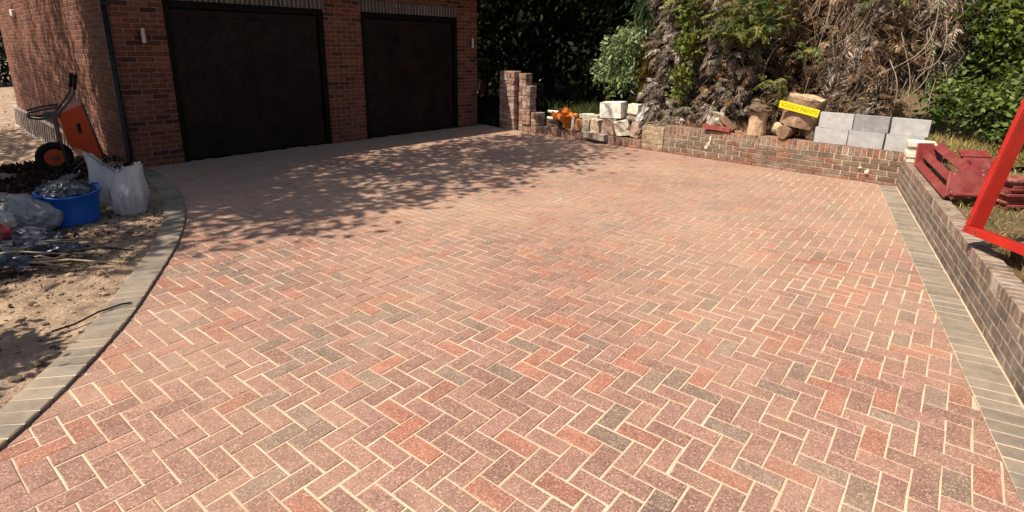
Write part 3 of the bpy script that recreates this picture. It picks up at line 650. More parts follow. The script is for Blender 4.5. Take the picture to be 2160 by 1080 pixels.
# upright frame
fr = empty('metal_rack', (0, 0, 0), label='bright red rectangular metal frame leaning over the wall top', cat='metal rack')
P0 = Vector((3.298, 3.895, .502)); e = Vector((.012, -1, 0)).normalized(); f = Vector((.225, 0.02, .97)).normalized(); nn = e.cross(f).normalized()
if nn.x > 0: nn = -nn
def bar(o, d1, L1, d2, w, dep=.15, th=.012):
    mb = MB(); mb.box(o, d1 * L1, d2 * w, -nn * th); mb.box(o + d2 * (w - th) - nn * (th + .001), d1 * L1, d2 * th, -nn * dep); return mb
bar(P0, e, 1.15, f, .054).build('frame_bar', M['redbright'], fr, bevel=.003)
bar(P0 + f * .056, f, .98, e, .036, .105).build('frame_bar', M['redbright'], fr, bevel=.003)
bar(P0 + e * 1.15 + f * .064, f, .98, -e, .042).build('frame_bar', M['redbright'], fr, bevel=.003)
bar(P0 + f * 1.11, e, 1.15, -f, .062).build('frame_bar', M['redbright'], fr, bevel=.003)
for q, (ee, ff) in enumerate(((.035, .03), (.11, .03), (.02, .12), (1.10, .03))): c = P0 + e * ee + f * ff; MB().tube([c + nn * .004, c - nn * .002], .011, 6).build('bolt', M['metalgrey'], fr)
MB().box(Vector((3.52, 3.62, ZR - .055)), Vector((.25, .02, 0)), Vector((0, .09, 0)), Z * .15).build('timber_offcut', M['bark'], bevel=.004, label='dark timber offcut propping the bright red frame', cat='timber')

# ------------------------------------------------------------------ garage side: barrow, ladder, tub, bags
wb = empty('wheelbarrow', (0, 0, 0), label='orange wheelbarrow tipped up on its wheel against the garage side wall', cat='wheelbarrow')
WO = Vector((-6.40, 7.66, -.01)); WA = Vector((.74, .672, 0)); WL = Vector((.672, -.74, 0))
def WP(a, l, z): return WO + WA * a + WL * l + Z * z
mb = MB()
rim = [(.40, -.28, .95), (.40, .28, .95), (.54, .25, .14), (.54, -.25, .14)]; bot = [(.12, -.2, .82), (.12, .2, .82), (.17, .17, .40), (.17, -.17, .40)]
R_ = [WP(*q) for q in rim]; B_ = [WP(*q) for q in bot]; I_ = [WP(q[0], q[1] * .96, q[2]) for q in rim]; J_ = [WP(q[0] + .02, q[1] * .95, q[2]) for q in bot]
mb.add(R_ + B_ + I_ + J_, [(0, 1, 5, 4), (1, 2, 6, 5), (2, 3, 7, 6), (3, 0, 4, 7), (4, 5, 6, 7), (13, 9, 8, 12), (14, 10, 9, 13), (15, 11, 10, 14), (12, 8, 11, 15), (15, 14, 13, 12), (0, 8, 9, 1), (1, 9, 10, 2), (2, 10, 11, 3), (3, 11, 8, 0)])
tray = mb.build('tray', M['barrow'], wb, bevel=.012)
MB().tube(R_ + [R_[0]], .014, 8).build('tray_rim', M['metalgrey'], tray, smooth=True)
MB().box(WP(.30, .235, .56), WA * .035, WL * .012, Z * .13).build('tray_sticker', M['blackmatt'], tray)
wh = empty('wheel', (0, 0, 0)); wh.parent = wb
tyre = MB(); n_ = 28
for i in range(n_):
    t = 2 * PI * i / n_
    for j in range(10):
        q = 2 * PI * j / 10; rr = .165 + .05 * math.cos(q); tyre.v.append(tuple(WP(rr * math.cos(t), .05 * math.sin(q), .217 + rr * math.sin(t)))); tyre.c.append((1, 1, 1))
for i in range(n_):
    for j in range(10): i2, j2 = (i + 1) % n_, (j + 1) % 10; tyre.f.append((i * 10 + j, i2 * 10 + j, i2 * 10 + j2, i * 10 + j2))
tyre.build('tyre', M['blackmatt'], wh, smooth=True)
MB().tube([WP(0, -.03, .217), WP(0, .03, .217)], .118, 24).build('rim', M['barrow'], wh)
MB().tube([WP(0, -.11, .217), WP(0, .11, .217)], .03, 14).build('hub', M['metalgrey'], wh)
for sg in (1, -1):
    l = .21 * sg
    fo_ = MB().tube([WP(.36, l * 1.25, 1.22), WP(.33, l * 1.25, 1.10), WP(.26, l * 1.2, .99), WP(.085, l, .78), WP(.09, l, .45), WP(.12, l * .8, .02), WP(.2, l * .7, .06), WP(.40, l * .6, .22)], .016, 8).build('frame_tube', M['metalgrey'], wb, smooth=True)
    MB().tube([WP(.385, l * 1.25, 1.35), WP(.36, l * 1.25, 1.22), WP(.345, l * 1.25, 1.15)], .022, 10).build('hand_grip', M['blackmatt'], fo_, smooth=True)
    MB().tube([WP(.09, l, .80), WP(-.08, l, .77), WP(-.19, l, .80), WP(-.18, l, .86), WP(-.02, l, .9), WP(.16, l, .92)], .015, 8).build('leg', M['metalgrey'], wb, smooth=True)
MB().tube([WP(-.19, -.21, .81), WP(-.19, .21, .81)], .015, 8).build('leg_brace', M['metalgrey'], wb, smooth=True)
MB().box(WP(-.02, .215, .765), WA * .14, WL * .01, Z * .10).build('bracket_plate', M['metalgrey'], wb)

lad = empty('ladder', (0, 0, 0), label='long aluminium ladder lying on edge along the garage side wall', cat='ladder')
def LP(t, z, m=.13): return SP(t, m, z)
for z0, z1, m in ((-.50, -.50, .16), (.0, -.02, .12)):
    MB().box(LP(3.6, z0 + (.07 if z0 < -.1 else .07), m), -GN * 6.9, -GD * .028, Z * .07).build('rail', M['alu'], lad, bevel=.004)
for i in range(27):
    t = 3.75 + i * .255; MB().tube([LP(t, -.38, .172), LP(t, .09, .132)], .015, 6, cap=False).build('rung', M['alu'], lad)

tub = empty('tub', (-4.47, 5.42, 0), label='blue flexible builders tub filled with crumpled dark plastic', cat='tub')
mb = MB(); mb.lathe([(.0, .0), (.215, .0), (.212, .012), (.258, .305), (.268, .308), (.268, .32), (.249, .318), (.20, .02), (0, .02)], 32)
for i, v in enumerate(mb.v):
    f = 1 + .06 * math.sin(2 * math.atan2(v[1], v[0]) + .6); mb.v[i] = (v[0] * f, v[1] / f, v[2] + .02 * (v[2] / .36) * math.sin(2 * math.atan2(v[1], v[0])))
mb.build('tub_body', M['blue'], tub, smooth=True)
for sg in (1, -1): MB().tube([(.07 * sg - .05, .25 * sg, .30), (.07 * sg - .03, .285 * sg, .33), (.07 * sg + .03, .285 * sg, .33), (.07 * sg + .05, .25 * sg, .30)], .011, 8).build('handle', M['blue'], tub, smooth=True)
def bag(name, label, mat, loc, r, h, seed, lean=(0, 0), amp=.16, neck=.3, cat='bag', rz=0., fl=(1, 1), pinch=.0, flat=.0):
    bm = bmesh.new(); bmesh.ops.create_icosphere(bm, subdivisions=5, radius=1)
    for v in bm.verts:
        u = (v.co.z + 1) / 2; w = r * (1 - (1 - neck) * sstep(.45, 1., u)) * (1.12 if u > .08 else .95)
        q = Vector((v.co.x * 1.3, v.co.y * 1.3, u * 1.3)); q += Vector((seed, seed * .7, 0))
        crease = -abs(noise.noise(q * 1.4)) * 1.0 - .75 * abs(noise.noise(q * 3.1)) - .45 * abs(noise.noise(q * 6.5)) - .15 * abs(noise.noise(q * 14.))
        rad = math.hypot(v.co.x, v.co.y); prof = (rad ** .45) if rad > 1e-4 else 0
        dx, dy = (v.co.x / rad, v.co.y / rad) if rad > 1e-4 else (0, 0)
        k = prof * w * (1 + amp * 1.6 * (crease + .45)) + 0
        z = h * (u ** .9) * (1 + .08 * noise.noise(q * 2)) + (pinch * h * noise.noise(Vector((dx * 1.5, dy * 1.5, seed))) * sstep(.6, 1, u))
        v.co = Vector((dx * k * fl[0] + lean[0] * u * u, dy * k * fl[1] * (1 - flat * sstep(.25, 1, u)) + lean[1] * u * u, max(0, z)))
    o = bm_obj(name, bm, M[mat], smooth=True, label=label, cat=cat); o.location = loc; o.rotation_euler = (0, 0, rz); return o
def open_bag(name, label, mat, loc, r, h, seed, rz, lean=(0, 0), top=.7, flat=.55, slope=.1, cat='bag'):
    "upright polythene sack: boxy base, vertical folds, ragged open mouth"
    mb = MB(); n_, rg = 72, 26
    def pt(t, u, inner):
        c, s_ = math.cos(t), math.sin(t); se = (abs(c) ** 3 + abs(s_) ** 3) ** (-1 / 3)
        w = r * (lerp(.86, 1., sstep(0, .25, u)) * (1 - (1 - top) * sstep(.3, 1, u)))
        q = Vector((c * 2.3 + seed, s_ * 2.3, u * .9 + seed)); fold = -abs(noise.noise(q)) * .34 - abs(noise.noise(q * 2.3 + Vector((3, 0, 0)))) * .2 - .08 * abs(noise.noise(Vector((c * 9, s_ * 9, u * 4 + seed)))); fold -= .10 * abs(noise.noise(Vector((c * 3 + seed, s_ * 3, u * 7))))
        k = w * se * (1.13 + fold) * (.96 if inner else 1)
        hh = h * (1 + slope * c + .10 * noise.noise(Vector((c * 1.7, s_ * 1.7, seed))) + .05 * noise.noise(Vector((c * 6, s_ * 6, seed))))
        z = hh * u + (.012 * noise.noise(q * 3) if u > .1 else 0)
        return (k * c + lean[0] * u * u, k * s_ * (1 - flat * sstep(.35, 1, u)) + lean[1] * u * u, max(0, z))
    us = [i / rg for i in range(rg + 1)]
    rows = [(u, False) for u in us] + [(u, True) for u in us[::-1][:10]]
    for u, inn in rows:
        for j in range(n_): mb.v.append(pt(2 * PI * j / n_, u, inn)); mb.c.append((1, 1, 1))
    for i in range(len(rows) - 1):
        for j in range(n_): j2 = (j + 1) % n_; mb.f.append((i * n_ + j, i * n_ + j2, (i + 1) * n_ + j2, (i + 1) * n_ + j))
    mb.f.append(tuple(range(n_))[::-1]); mb.f.append(tuple((len(rows) - 1) * n_ + j for j in range(n_)))
    o = mb.build(name, M[mat], smooth=True, label=label, cat=cat); o.location = loc; o.rotation_euler = (0, 0, rz); return o
bag('dark_plastic', 'crumpled dark plastic heaped inside the blue tub', 'bagdark', (-4.49, 5.44, .19), .21, .22, 4.2, amp=.3, neck=.55, cat='plastic')
open_bag('rubble_bag', 'full whitish plastic bag standing nearest the kerb', 'bagwhite', (-4.14, 5.82, -.012), .17, .50, 1.3, .35, (.045, 0), .72, .5, .06)
open_bag('rubble_bag', 'open-mouthed whitish plastic bag behind the blue tub', 'bagwhite', (-4.62, 6.28, -.012), .185, .46, 7.7, .3, (-.10, 0), .8, .6, -.28)
sheet('plastic_sheet', 'dark film draped over the far rim of the blue tub', 'sheet', 'bagdark', (-4.66, 5.56, .31), .42, .3, .06, 14.2, (.1, -.35, .4), 16)
bag('clear_bag', 'milky see-through bag slumped beside the blue tub', 'bagclear', (-4.60, 5.08, -.01), .22, .37, 3.1, (-.1, .05), amp=.24, neck=.45, fl=(1.1, .8))
bag('clear_bag', 'flattened milky bag lying in front of the slumped one', 'bagclear', (-4.55, 4.84, -.01), .2, .13, 9.1, amp=.3, neck=.7, fl=(1.3, .7))
bag('white_bag', 'white carrier bag at the edge of the rubbish heap', 'bagwhite', (-4.74, 4.72, .05), .20, .30, 5.9, amp=.3, neck=.5)
bag('printed_bag', 'small red and white printed bag on the rubbish heap', 'pinkbag', (-4.40, 4.52, .1), .08, .17, 2.2, amp=.3, neck=.3)
bag('white_bag', 'scrunched white film under the small red printed bag', 'bagwhite', (-4.50, 4.54, .03), .14, .16, 8.4, amp=.35, neck=.6)
bag('dark_bag', 'dark blue-black sack behind the slumped milky bag', 'bagdark', (-5.12, 5.48, -.01), .30, .24, 6.1, amp=.3, neck=.7, fl=(1.5, .9))
bag('dark_bag', 'flat black sack at the far edge of the rubbish heap', 'bagdark', (-5.5, 5.7, -.01), .28, .2, 2.9, amp=.3, neck=.7, fl=(1.4, .9))
for q, (lab, x, y, sx, sy, s, rz) in enumerate((('torn black plastic strip nearest the milky bag', -4.22, 4.62, .5, .28, 2.4, .5), ('ragged black plastic sheet at the bottom of the rubbish', -4.1, 4.28, .62, .34, 5.5, .3),
        ('black plastic sheet spread out towards the kerb', -3.84, 4.36, .5, .2, 8.5, .15), ('grey black plastic rag lying furthest out on the earth', -3.98, 4.02, .45, .22, 11.2, .5))):
    sheet('plastic_sheet', lab, 'sheet', 'bagdark', (x, y, .05), sx, sy, .07, s, (.05, .08, rz), 18)
rt_ = MB()
for q in range(36):
    a = Vector((-4.25 + random.gauss(0, .22), 4.15 + random.gauss(0, .2), .03 + random.random() * .07)); d = Vector((random.gauss(.25, .22), random.gauss(.06, .12), random.uniform(-.03, .04)))
    rt_.tube([a, a + d * .5 + Vector((0, 0, random.uniform(0, .05))), a + d], [.011, .009, .004], 5)
rt_.build('root_heap', M['stem'], smooth=True, label='heap of grubbed-up roots and sticks among the black plastic', kind='stuff')
rt_ = MB()
for q in range(26):
    a = Vector((-4.2 + random.gauss(0, .25), 4.3 + random.gauss(0, .22), .03 + random.random() * .08)); d = Vector((random.gauss(.2, .25), random.gauss(.06, .15), random.uniform(-.03, .04)))
    rt_.tube([a, a + d * .5 + Vector((0, 0, random.uniform(0, .05))), a + d], [.013, .011, .006], 5)
rt_.build('pipe_offcuts', M['blackmatt'], smooth=True, label='black hose offcuts tangled through the rubbish heap', kind='stuff')
MB().tube([(-2.86, 3.13, .02), (-2.80, 3.24, .015), (-2.74, 3.37, .035), (-2.66, 3.48, .04), (-2.615, 3.515, .035)], .007, 6).build('dark_line', M['blackmatt'], smooth=True, label='thin dark line laid across the curved kerb', cat='dark_line')  # thin black tube draws a dark line over the kerb
bag('red_bucket', 'low dark red plastic heap in the gap beside the garage', 'pinkbag', BP(-5.0, .9, -.02), .22, .2, 4.4, amp=.2, neck=.8, cat='plastic heap')
# clods and pebbles on the earth
cl = MB()
ic = bmesh.new(); bmesh.ops.create_icosphere(ic, subdivisions=1, radius=1); iv = [v.co.copy() for v in ic.verts]; iff = [tuple(v.index for v in fq.verts) for fq in ic.faces]; ic.free()
for q in range(1900):
    x, y = random.uniform(-6.5, -2.4), random.uniform(1.9, 7.5); k = kerb_dist(x, y)
    if k > -.24: continue
    r = random.choice((.006, .008, .011, .016, .024)) * random.uniform(.7, 1.3); z = ground_h(x, y) + r * .2; s_ = random.random() * 9; cc = random.uniform(.75, 1.25); dk = random.random() < .3
    cl.add([Vector((x, y, z)) + Vector((v.x * r * 1.3, v.y * r, v.z * r * .8)) * (1 + .35 * noise.noise(v * 2 + Vector((s_, 0, 0)))) for v in iv], iff, tuple(c * cc for c in ((.34, .25, .17) if not dk else (.13, .095, .07))))
cl.build('clods', make_mat('clod', src='attr', rough=.95, var=(.7, 1.2), nscale=50.), col=True, kind='stuff', label='clods and pebbles scattered over the bare earth')

# ------------------------------------------------------------------ vegetation
def leaf_mesh(name, C, D, Nn, L, W, colr, mat, parent=None, bend=.15, **k):
    "many small leaf blades: base C, length direction D, face normal Nn"
    n = len(C); S = np.cross(D, Nn); S /= (np.linalg.norm(S, axis=1, keepdims=True) + 1e-9); Nq = np.cross(S, D)
    L = L[:, None]; W = W[:, None]
    v = np.empty((n, 4, 3)); mid = C + D * L * .45
    v[:, 0] = C; v[:, 1] = mid + S * W * .5 - Nq * W * bend; v[:, 2] = C + D * L - Nq * L * bend; v[:, 3] = mid - S * W * .5 - Nq * W * bend
    m = bpy.data.meshes.new(name); m.vertices.add(4 * n); m.vertices.foreach_set('co', v.ravel().astype(np.float32))
    m.loops.add(4 * n); m.loops.foreach_set('vertex_index', np.arange(4 * n, dtype=np.int32)); m.polygons.add(n); m.polygons.foreach_set('loop_start', np.arange(0, 4 * n, 4, dtype=np.int32))
    a = m.attributes.new('Col', 'FLOAT_COLOR', 'POINT'); cc = np.ones((n, 4, 4), np.float32); cc[:, :, :3] = colr[:, None, :]; a.data.foreach_set('color', cc.ravel())
    m.update(calc_edges=True); m.validate(); m.materials.append(mat)
    return tag(lnk(bpy.data.objects.new(name, m), parent), **k)
def unit(a): return a / (np.linalg.norm(a, axis=1, keepdims=True) + 1e-9)
def cloud(ells, n, clump, per, shell=.55):
    "leaf positions: clumps spread through ellipsoids (cx,cy,cz,rx,ry,rz[,weight])"
    E_ = np.array([e_[:6] for e_ in ells], float); w = np.array([e_[3] * e_[4] * e_[5] for e_ in ells]); w = w / w.sum()
    nc = max(1, n // per); ix = rng.choice(len(E_), nc, p=w); d = unit(rng.normal(size=(nc, 3))); r = shell + (1 - shell) * rng.random(nc) ** .6
    inner = rng.random(nc) < .3; r[inner] = rng.random(inner.sum()) ** .5
    cc = E_[ix, :3] + d * r[:, None] * E_[ix, 3:]
    k = np.repeat(np.arange(nc), per); P_ = cc[k] + rng.normal(size=(nc * per, 3)) * clump * (rng.random((nc, 1)) * .8 + .5)[k]
    out = unit((d[k] + rng.normal(size=(nc * per, 3)) * .7)); return P_, out, k, nc
def colours(k, nc, pal, cvar=.25, lvar=.25):
    pal = np.array(pal, float); pc = pal[rng.integers(0, len(pal), nc)] * (1 + cvar * rng.uniform(-1, 1, (nc, 1))); c = pc[k] * (1 + lvar * rng.uniform(-1, 1, (len(k), 1))); return np.clip(c, .004, 1)
def crown(parent, ells, n, size, pal, clump=.16, per=14, name='crown', mat='leaf', droop=.3, shell=.55, aspect=.5, **kw):
    P_, out, k, nc = cloud(ells, n, clump, per, shell); m_ = len(P_)
    D = unit(out * .6 + rng.normal(size=(m_, 3)) * .7 - np.array([0, 0, droop])); Nn = unit(rng.normal(size=(m_, 3)) + np.array([0, 0, .8]))
    L = size * (.6 + .8 * rng.random(m_)); return leaf_mesh(name, P_, D, Nn, L, L * aspect, colours(k, nc, pal), M[mat], parent, **kw)
def dead_crown(parent, ells, n, length, pal, clump=.14, per=40, name='crown', width=.10, down=1.0, mat='dead', shell=.7):
    "hanging dry sprays: bunches of narrow blades that share a direction"
    P_, out, k, nc = cloud(ells, n, clump, per, shell); m_ = len(P_)
    dd = unit(rng.normal(size=(nc, 3)) * .55 + np.array([0, 0, -down]) + np.array([BN.x, BN.y, 0]) * .35)
    D = unit(dd[k] + rng.normal(size=(m_, 3)) * .28); Nn = unit(rng.normal(size=(m_, 3))); L = length * (.5 + rng.random(m_))
    return leaf_mesh(name, P_, D, Nn, L, L * width, colours(k, nc, pal, .4, .3), M[mat], parent, bend=.2)
def fronds(parent, ells, n, length, pal, name='crown', mat='dead', droop=.55, shell=.6, k=26, spread=.9, wid=.11, out_bias=.8, **kw):
    "conifer sprays: every spray is an arching stem with small blades along both sides"
    P_, out, kk, nc = cloud(ells, n, .001, 1, shell); n = len(P_)
    face = np.array([BN.x, BN.y, 0.]); d0 = unit(out * .8 + face * out_bias + rng.normal(size=(n, 3)) * .45 + np.array([0, 0, .1])); Ls = length * (.55 + .9 * rng.random(n))
    side = unit(np.cross(d0, np.array([0, 0, 1.])) + rng.normal(size=(n, 3)) * .25)
    i_ = np.repeat(np.arange(n), k); s_ = np.tile(np.linspace(.05, 1, k), n); sg = np.tile(np.where(np.arange(k) % 2 == 0, 1., -1.), n)
    C = P_[i_] + d0[i_] * (Ls[i_] * s_)[:, None] + np.array([0, 0, -1.]) * (Ls[i_] * droop * s_ ** 2)[:, None]
    tan = unit(d0[i_] - np.array([0, 0, 1.]) * (2 * droop * s_)[:, None]); D = unit(tan * .75 + side[i_] * (sg * spread)[:, None] + rng.normal(size=C.shape) * .18 - np.array([0, 0, .25]))
    L = Ls[i_] * .42 * (1.08 - .75 * s_) * (.7 + .6 * rng.random(len(C))); Nn = unit(np.cross(side[i_], tan) + rng.normal(size=C.shape) * .35)
    return leaf_mesh(name, C, D, Nn, L, L * wid * 1.9, colours(i_, n, pal, .4, .22), M[mat], parent, bend=.25, **kw)
def trunk(parent, pts, r0, r1, name='trunk', mat='bark', n=9):
    k = len(pts); return MB().tube(pts, [lerp(r0, r1, i / (k - 1)) for i in range(k)], n).build(name, M[mat], parent, smooth=True)
def ell(t, off, z, rt_, ro, rz): q = BP(t, off, z); return (q.x, q.y, q.z, (rt_ + ro) / 2, (rt_ + ro) / 2, rz)
def limbs(parent, base, targets, r=.05):
    for q in targets:
        b_ = Vector(base); e_ = Vector(q); mid = b_.lerp(e_, .5) + Vector((random.gauss(0, .2), random.gauss(0, .2), .25)); MB().tube([b_, mid, e_], [r, r * .7, r * .25], 6).build('limb', M['bark'], parent, smooth=True)
def tree(name, label, cat, base, h, r0, ells, n, size, pal, group=None, **kw):
    root = empty(name, base, label=label, cat=cat, group=group); root.location = (0, 0, 0); b_ = Vector(base); top = b_ + Vector((random.gauss(0, .15), random.gauss(0, .15), h))
    trunk(root, [b_ - Z * .1, b_.lerp(top, .35) + Vector((random.gauss(0, .08), random.gauss(0, .08), 0)), b_.lerp(top, .7), top], r0, r0 * .4)
    limbs(root, b_.lerp(top, .8), [e_[:3] for e_ in ells], r0 * .45); crown(root, ells, n, size, pal, **kw); return root
GRN = [(.045, .075, .018), (.06, .09, .02), (.035, .06, .02)]
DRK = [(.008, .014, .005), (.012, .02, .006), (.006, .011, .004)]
# trees over the drive, standing outside the frame
def gq(s, m, z): q = GP(s, m, z); return (q.x, q.y, q.z)
st_ = tree('shade_tree', 'tall broad tree beyond the rubbish heap whose boughs shade the drive', 'tree', (-8.0, 3.9, -.2), 5.2, .26,
     [gq(-2.7, .95, 6.3) + (1.9, 1.9, 1.4), gq(-.6, 1.3, 6.0) + (1.9, 1.9, 1.3), gq(1.0, 1.3, 6.3) + (1.5, 1.5, 1.2)], 9800, .16, GRN, clump=.26, per=36, shell=.3)
crown(st_, [gq(-4.7, 1.0, 6.0) + (2.0, 2.0, 1.4), gq(-3.4, 2.2, 6.0) + (1.0, 1.0, .8)], 4600, .16, GRN, clump=.24, per=30, shell=.3)
crown(st_, [gq(1.9, 1.4, 6.2) + (1.2, 1.4, 1.)], 800, .16, GRN, clump=.2, per=20, shell=.3)
s2_ = tree('shade_tree', 'tall tree at the far side of the garage side wall', 'tree', (-12.6, 6.2, -.5), 5.2, .25, [(-8.3, 6.6, 6.0, 1.6, 1.6, 1.3), (-8.6, 5.0, 6.6, 1.5, 1.5, 1.3), (-10.0, 5.7, 6.0, 1.9, 1.8, 1.4)], 26000, .17, GRN, clump=.22, per=20, shell=.3)
crown(s2_, [(-11.3, 8.5, 6.2, 1.6, 1.4, 1.2), (-13.2, 9.6, 6.4, 2.0, 1.8, 1.4), (-15.6, 11.2, 6.6, 2., 2., 1.5)], 8000, .16, GRN, clump=.2, per=26, shell=.3)
crown(s2_, [(-11.6, 2.8, 5.4, 1.9, 2.2, 2.2), (-13.4, 5.4, 5.2, 2.0, 2.0, 2.4), (-10.6, .0, 5.2, 1.8, 2.2, 2.)], 13000, .18, GRN, clump=.24, per=18, shell=.4)  # dense crowns added out of view to keep skylight off the side wall
for q_, (hx, hy, hl) in enumerate(((-9.6, .2, 'dense unseen hedge shrub added to block skylight, farthest from the garage'), (-10.0, 2.6, 'dense unseen hedge shrub added to block skylight, in the middle'), (-10.6, 5.2, 'dense unseen hedge shrub added to block skylight, nearest the garage'))):  # unseen hedge, added to block skylight and darken the garage side wall
    hr = empty('hedge_shrub', (0, 0, 0), label=hl, cat='shrub'); trunk(hr, [(hx, hy, -.2), (hx, hy, 2.5)], .1, .04); crown(hr, [(hx, hy, 1.5, 1.4, 1.6, 1.6), (hx, hy, 3.2, 1.3, 1.5, 1.4)], 7000, .16, GRN, clump=.22, per=14, shell=.4)
sh = empty('shrub', (0, 0, 0), label='unseen round leafy shrub added to cast a blob shadow on the earth', cat='shrub')  # unseen shrub, added only to cast the rounded shadow on the earth
trunk(sh, [(-3.98, 2.3, -.05), (-3.98, 2.32, .7)], .04, .02); crown(sh, [(-3.98, 2.32, 1.25, .48, .42, .48), (-3.75, 2.2, .95, .3, .3, .3)], 6000, .09, GRN, clump=.08, per=12, shell=.2)
# dark trees behind the brick stack
wood = [(-6.6, 2.6, 5.5, .16), (-5.2, 3.6, 6., .18), (-3.9, 3.2, 5.5, .14), (-7.6, 5.2, 6.5, .2), (-4.6, 6.0, 6.5, .2), (-2.7, 4.8, 6., .17), (-9.4, 4.0, 6., .18)]
wl_ = ['slender dark tree nearest the garage corner in the wood', 'dark tree standing straight behind the tall brick stack', 'thin dark tree behind the orange sheet', 'thick dark tree deep in the wood behind the garage', 'dark broad tree deep in the wood behind the rubble', 'dark tree behind the pale green shrub', 'dark tree in the wood hidden beyond the garage']
for (t, off, h, r), lab in zip(wood, wl_):
    bp = BP(t, off, bed_h(t, off) - .05); e_ = [ell(t, off - .4, 4.8, 2.1, 2.1, 1.6), ell(t + .8, off - .5, 3.0, 1.2, 1.2, 1.1), ell(t - .8, off + .3, 2.6, 1.3, 1.2, 1.2), ell(t + .1, off - .6, 1.5, .9, .8, .7), ell(t, off, 6.6, 1.6, 1.6, 1.6)]
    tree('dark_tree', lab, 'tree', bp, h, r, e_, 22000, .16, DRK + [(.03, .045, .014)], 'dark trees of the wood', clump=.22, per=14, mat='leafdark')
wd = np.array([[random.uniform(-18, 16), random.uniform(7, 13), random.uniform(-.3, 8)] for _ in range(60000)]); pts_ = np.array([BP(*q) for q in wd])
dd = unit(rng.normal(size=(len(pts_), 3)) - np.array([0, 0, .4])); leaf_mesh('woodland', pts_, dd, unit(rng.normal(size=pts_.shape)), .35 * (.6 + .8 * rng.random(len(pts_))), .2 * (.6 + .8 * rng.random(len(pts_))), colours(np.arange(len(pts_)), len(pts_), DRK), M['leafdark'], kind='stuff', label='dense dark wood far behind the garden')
tk = []
# distant hedge past the end of the garage
for i, lab in enumerate(('dark hedge shrub beyond the far end of the ladder', 'dark hedge shrub deep in the distance past the garage')):
    c = Vector((-25 - 6 * i, 29 - 2 * i, -.5)); rr = empty('hedge_shrub', (0, 0, 0), label=lab, cat='shrub'); trunk(rr, [c, c + Z * 1.6], .12, .05); crown(rr, [(c.x, c.y, 2.2, 4., 3., 2.4), (c.x + 2, c.y + 2, 3.8, 3, 3, 2)], 7000, .35, DRK, clump=.3, per=10)
# dead conifers
PUR = [(.30, .245, .21), (.20, .16, .135), (.40, .335, .295), (.12, .09, .075), (.2, .19, .12)]
BRN = [(.24, .155, .095), (.17, .105, .065), (.32, .22, .14), (.11, .07, .045)]
LBR = [(.25, .165, .095), (.17, .11, .065), (.33, .235, .15), (.10, .065, .04)]
def dead(label, t, off, ells, n, pal, length=.11, stringy=False, **kw):
    root = empty('dead_conifer', (0, 0, 0), label=label, cat='dead conifer', group='dead conifers behind the wall'); bz = bed_h(t, off)
    trunk(root, [BP(t, off + .4, bz - .1), BP(t + .05, off + .4, 2.), BP(t, off + .45, 4.4)], .13, .05); (fronds(root, ells, n // 14, length * 2.2, pal, shell=.55) if not stringy else dead_crown(root, ells, n * 2, length, pal, clump=.10, per=80, width=.09, shell=.5, **kw))
    for q in range(12):
        z = .7 + 2.6 * random.random(); a = BP(t, off + .35, z); e_ = BP(t + random.gauss(0, .5), off - .55 - random.random() * .2, z - random.random() * .7 + .1); MB().tube([a, a.lerp(e_, .5) + Z * .12, e_], [.018, .013, .005], 5, cap=False).build('branch', M['stem'], root, smooth=True)
    return root
D1 = dead('purplish dead conifer with hanging dry sprays next to the narrow green conifer', -1.0, 1.55, [ell(-1.0, 1.5, 2.7, .65, .6, .8), ell(-.95, 1.3, 1.75, .6, .55, .7), ell(-1.15, 1.15, .85, .6, .5, .42), ell(-.75, 1.0, .62, .5, .4, .25)], 15000, PUR)
D2 = dead('grey-brown dead conifer straight above the red ridge tile', .05, 1.6, [ell(.0, 1.55, 2.8, .7, .6, .9), ell(.0, 1.35, 1.75, .65, .55, .75), ell(.05, 1.05, .95, .6, .42, .4), ell(-.35, .95, .68, .45, .35, .25)], 16000, PUR + BRN[:2])
D3 = dead('shadowy dead conifer with a dark hollow above the yellow sign', 1.05, 1.9, [ell(1.0, 1.6, 2.7, .7, .6, .5), ell(1.05, 2.0, 1.8, .7, .5, .8), ell(1.1, 1.35, .95, .65, .45, .35), ell(1.55, 1.5, 2.0, .4, .45, .9)], 15000, BRN)
D4 = dead('light brown dead conifer with stringy hanging shoots above the grey blocks', 2.05, 1.75, [ell(2.0, 1.7, 2.6, .7, .55, .8), ell(2.0, 1.45, 1.7, .65, .55, .7), ell(2.15, 1.2, 1.05, .75, .45, .35), ell(2.7, 1.7, 2.1, .5, .5, .9)], 9500, BRN + PUR[:3], length=.12, stringy=True)
fronds(D4, [ell(2.0, 1.55, 2.6, .7, .5, .7), ell(2.0, 1.4, 1.7, .6, .45, .6), ell(2.75, 1.6, 2.2, .45, .4, .7)], 460, .26, BRN + PUR, name='dry_spray', droop=1.2)
hs = MB()
for q in range(150):
    t0 = random.uniform(1.35, 3.15); z0 = random.uniform(1.0, 3.1); off = .95 + .5 * random.random(); ln = random.uniform(.25, .8); P_ = [BP(t0, off, z0), BP(t0 + random.gauss(0, .05), off - .06, z0 - ln * .35), BP(t0 + random.gauss(0, .10), off - .08, z0 - ln * .7), BP(t0 + random.gauss(0, .14), off - .05, z0 - ln)]
    if P_[-1].z > .6: hs.tube(P_, [.004, .004, .003, .002], 4, cap=False)
hs.build('hanging_twigs', M['stem'], D4, smooth=True, kind='stuff')
fronds(D4, [ell(1.75, 1.25, 1.1, .4, .3, .25), ell(2.3, 1.2, 1.0, .5, .3, .22), ell(2.4, 1.35, 1.9, .4, .3, .3)], 380, .2, LBR + BRN, name='dry_spray')
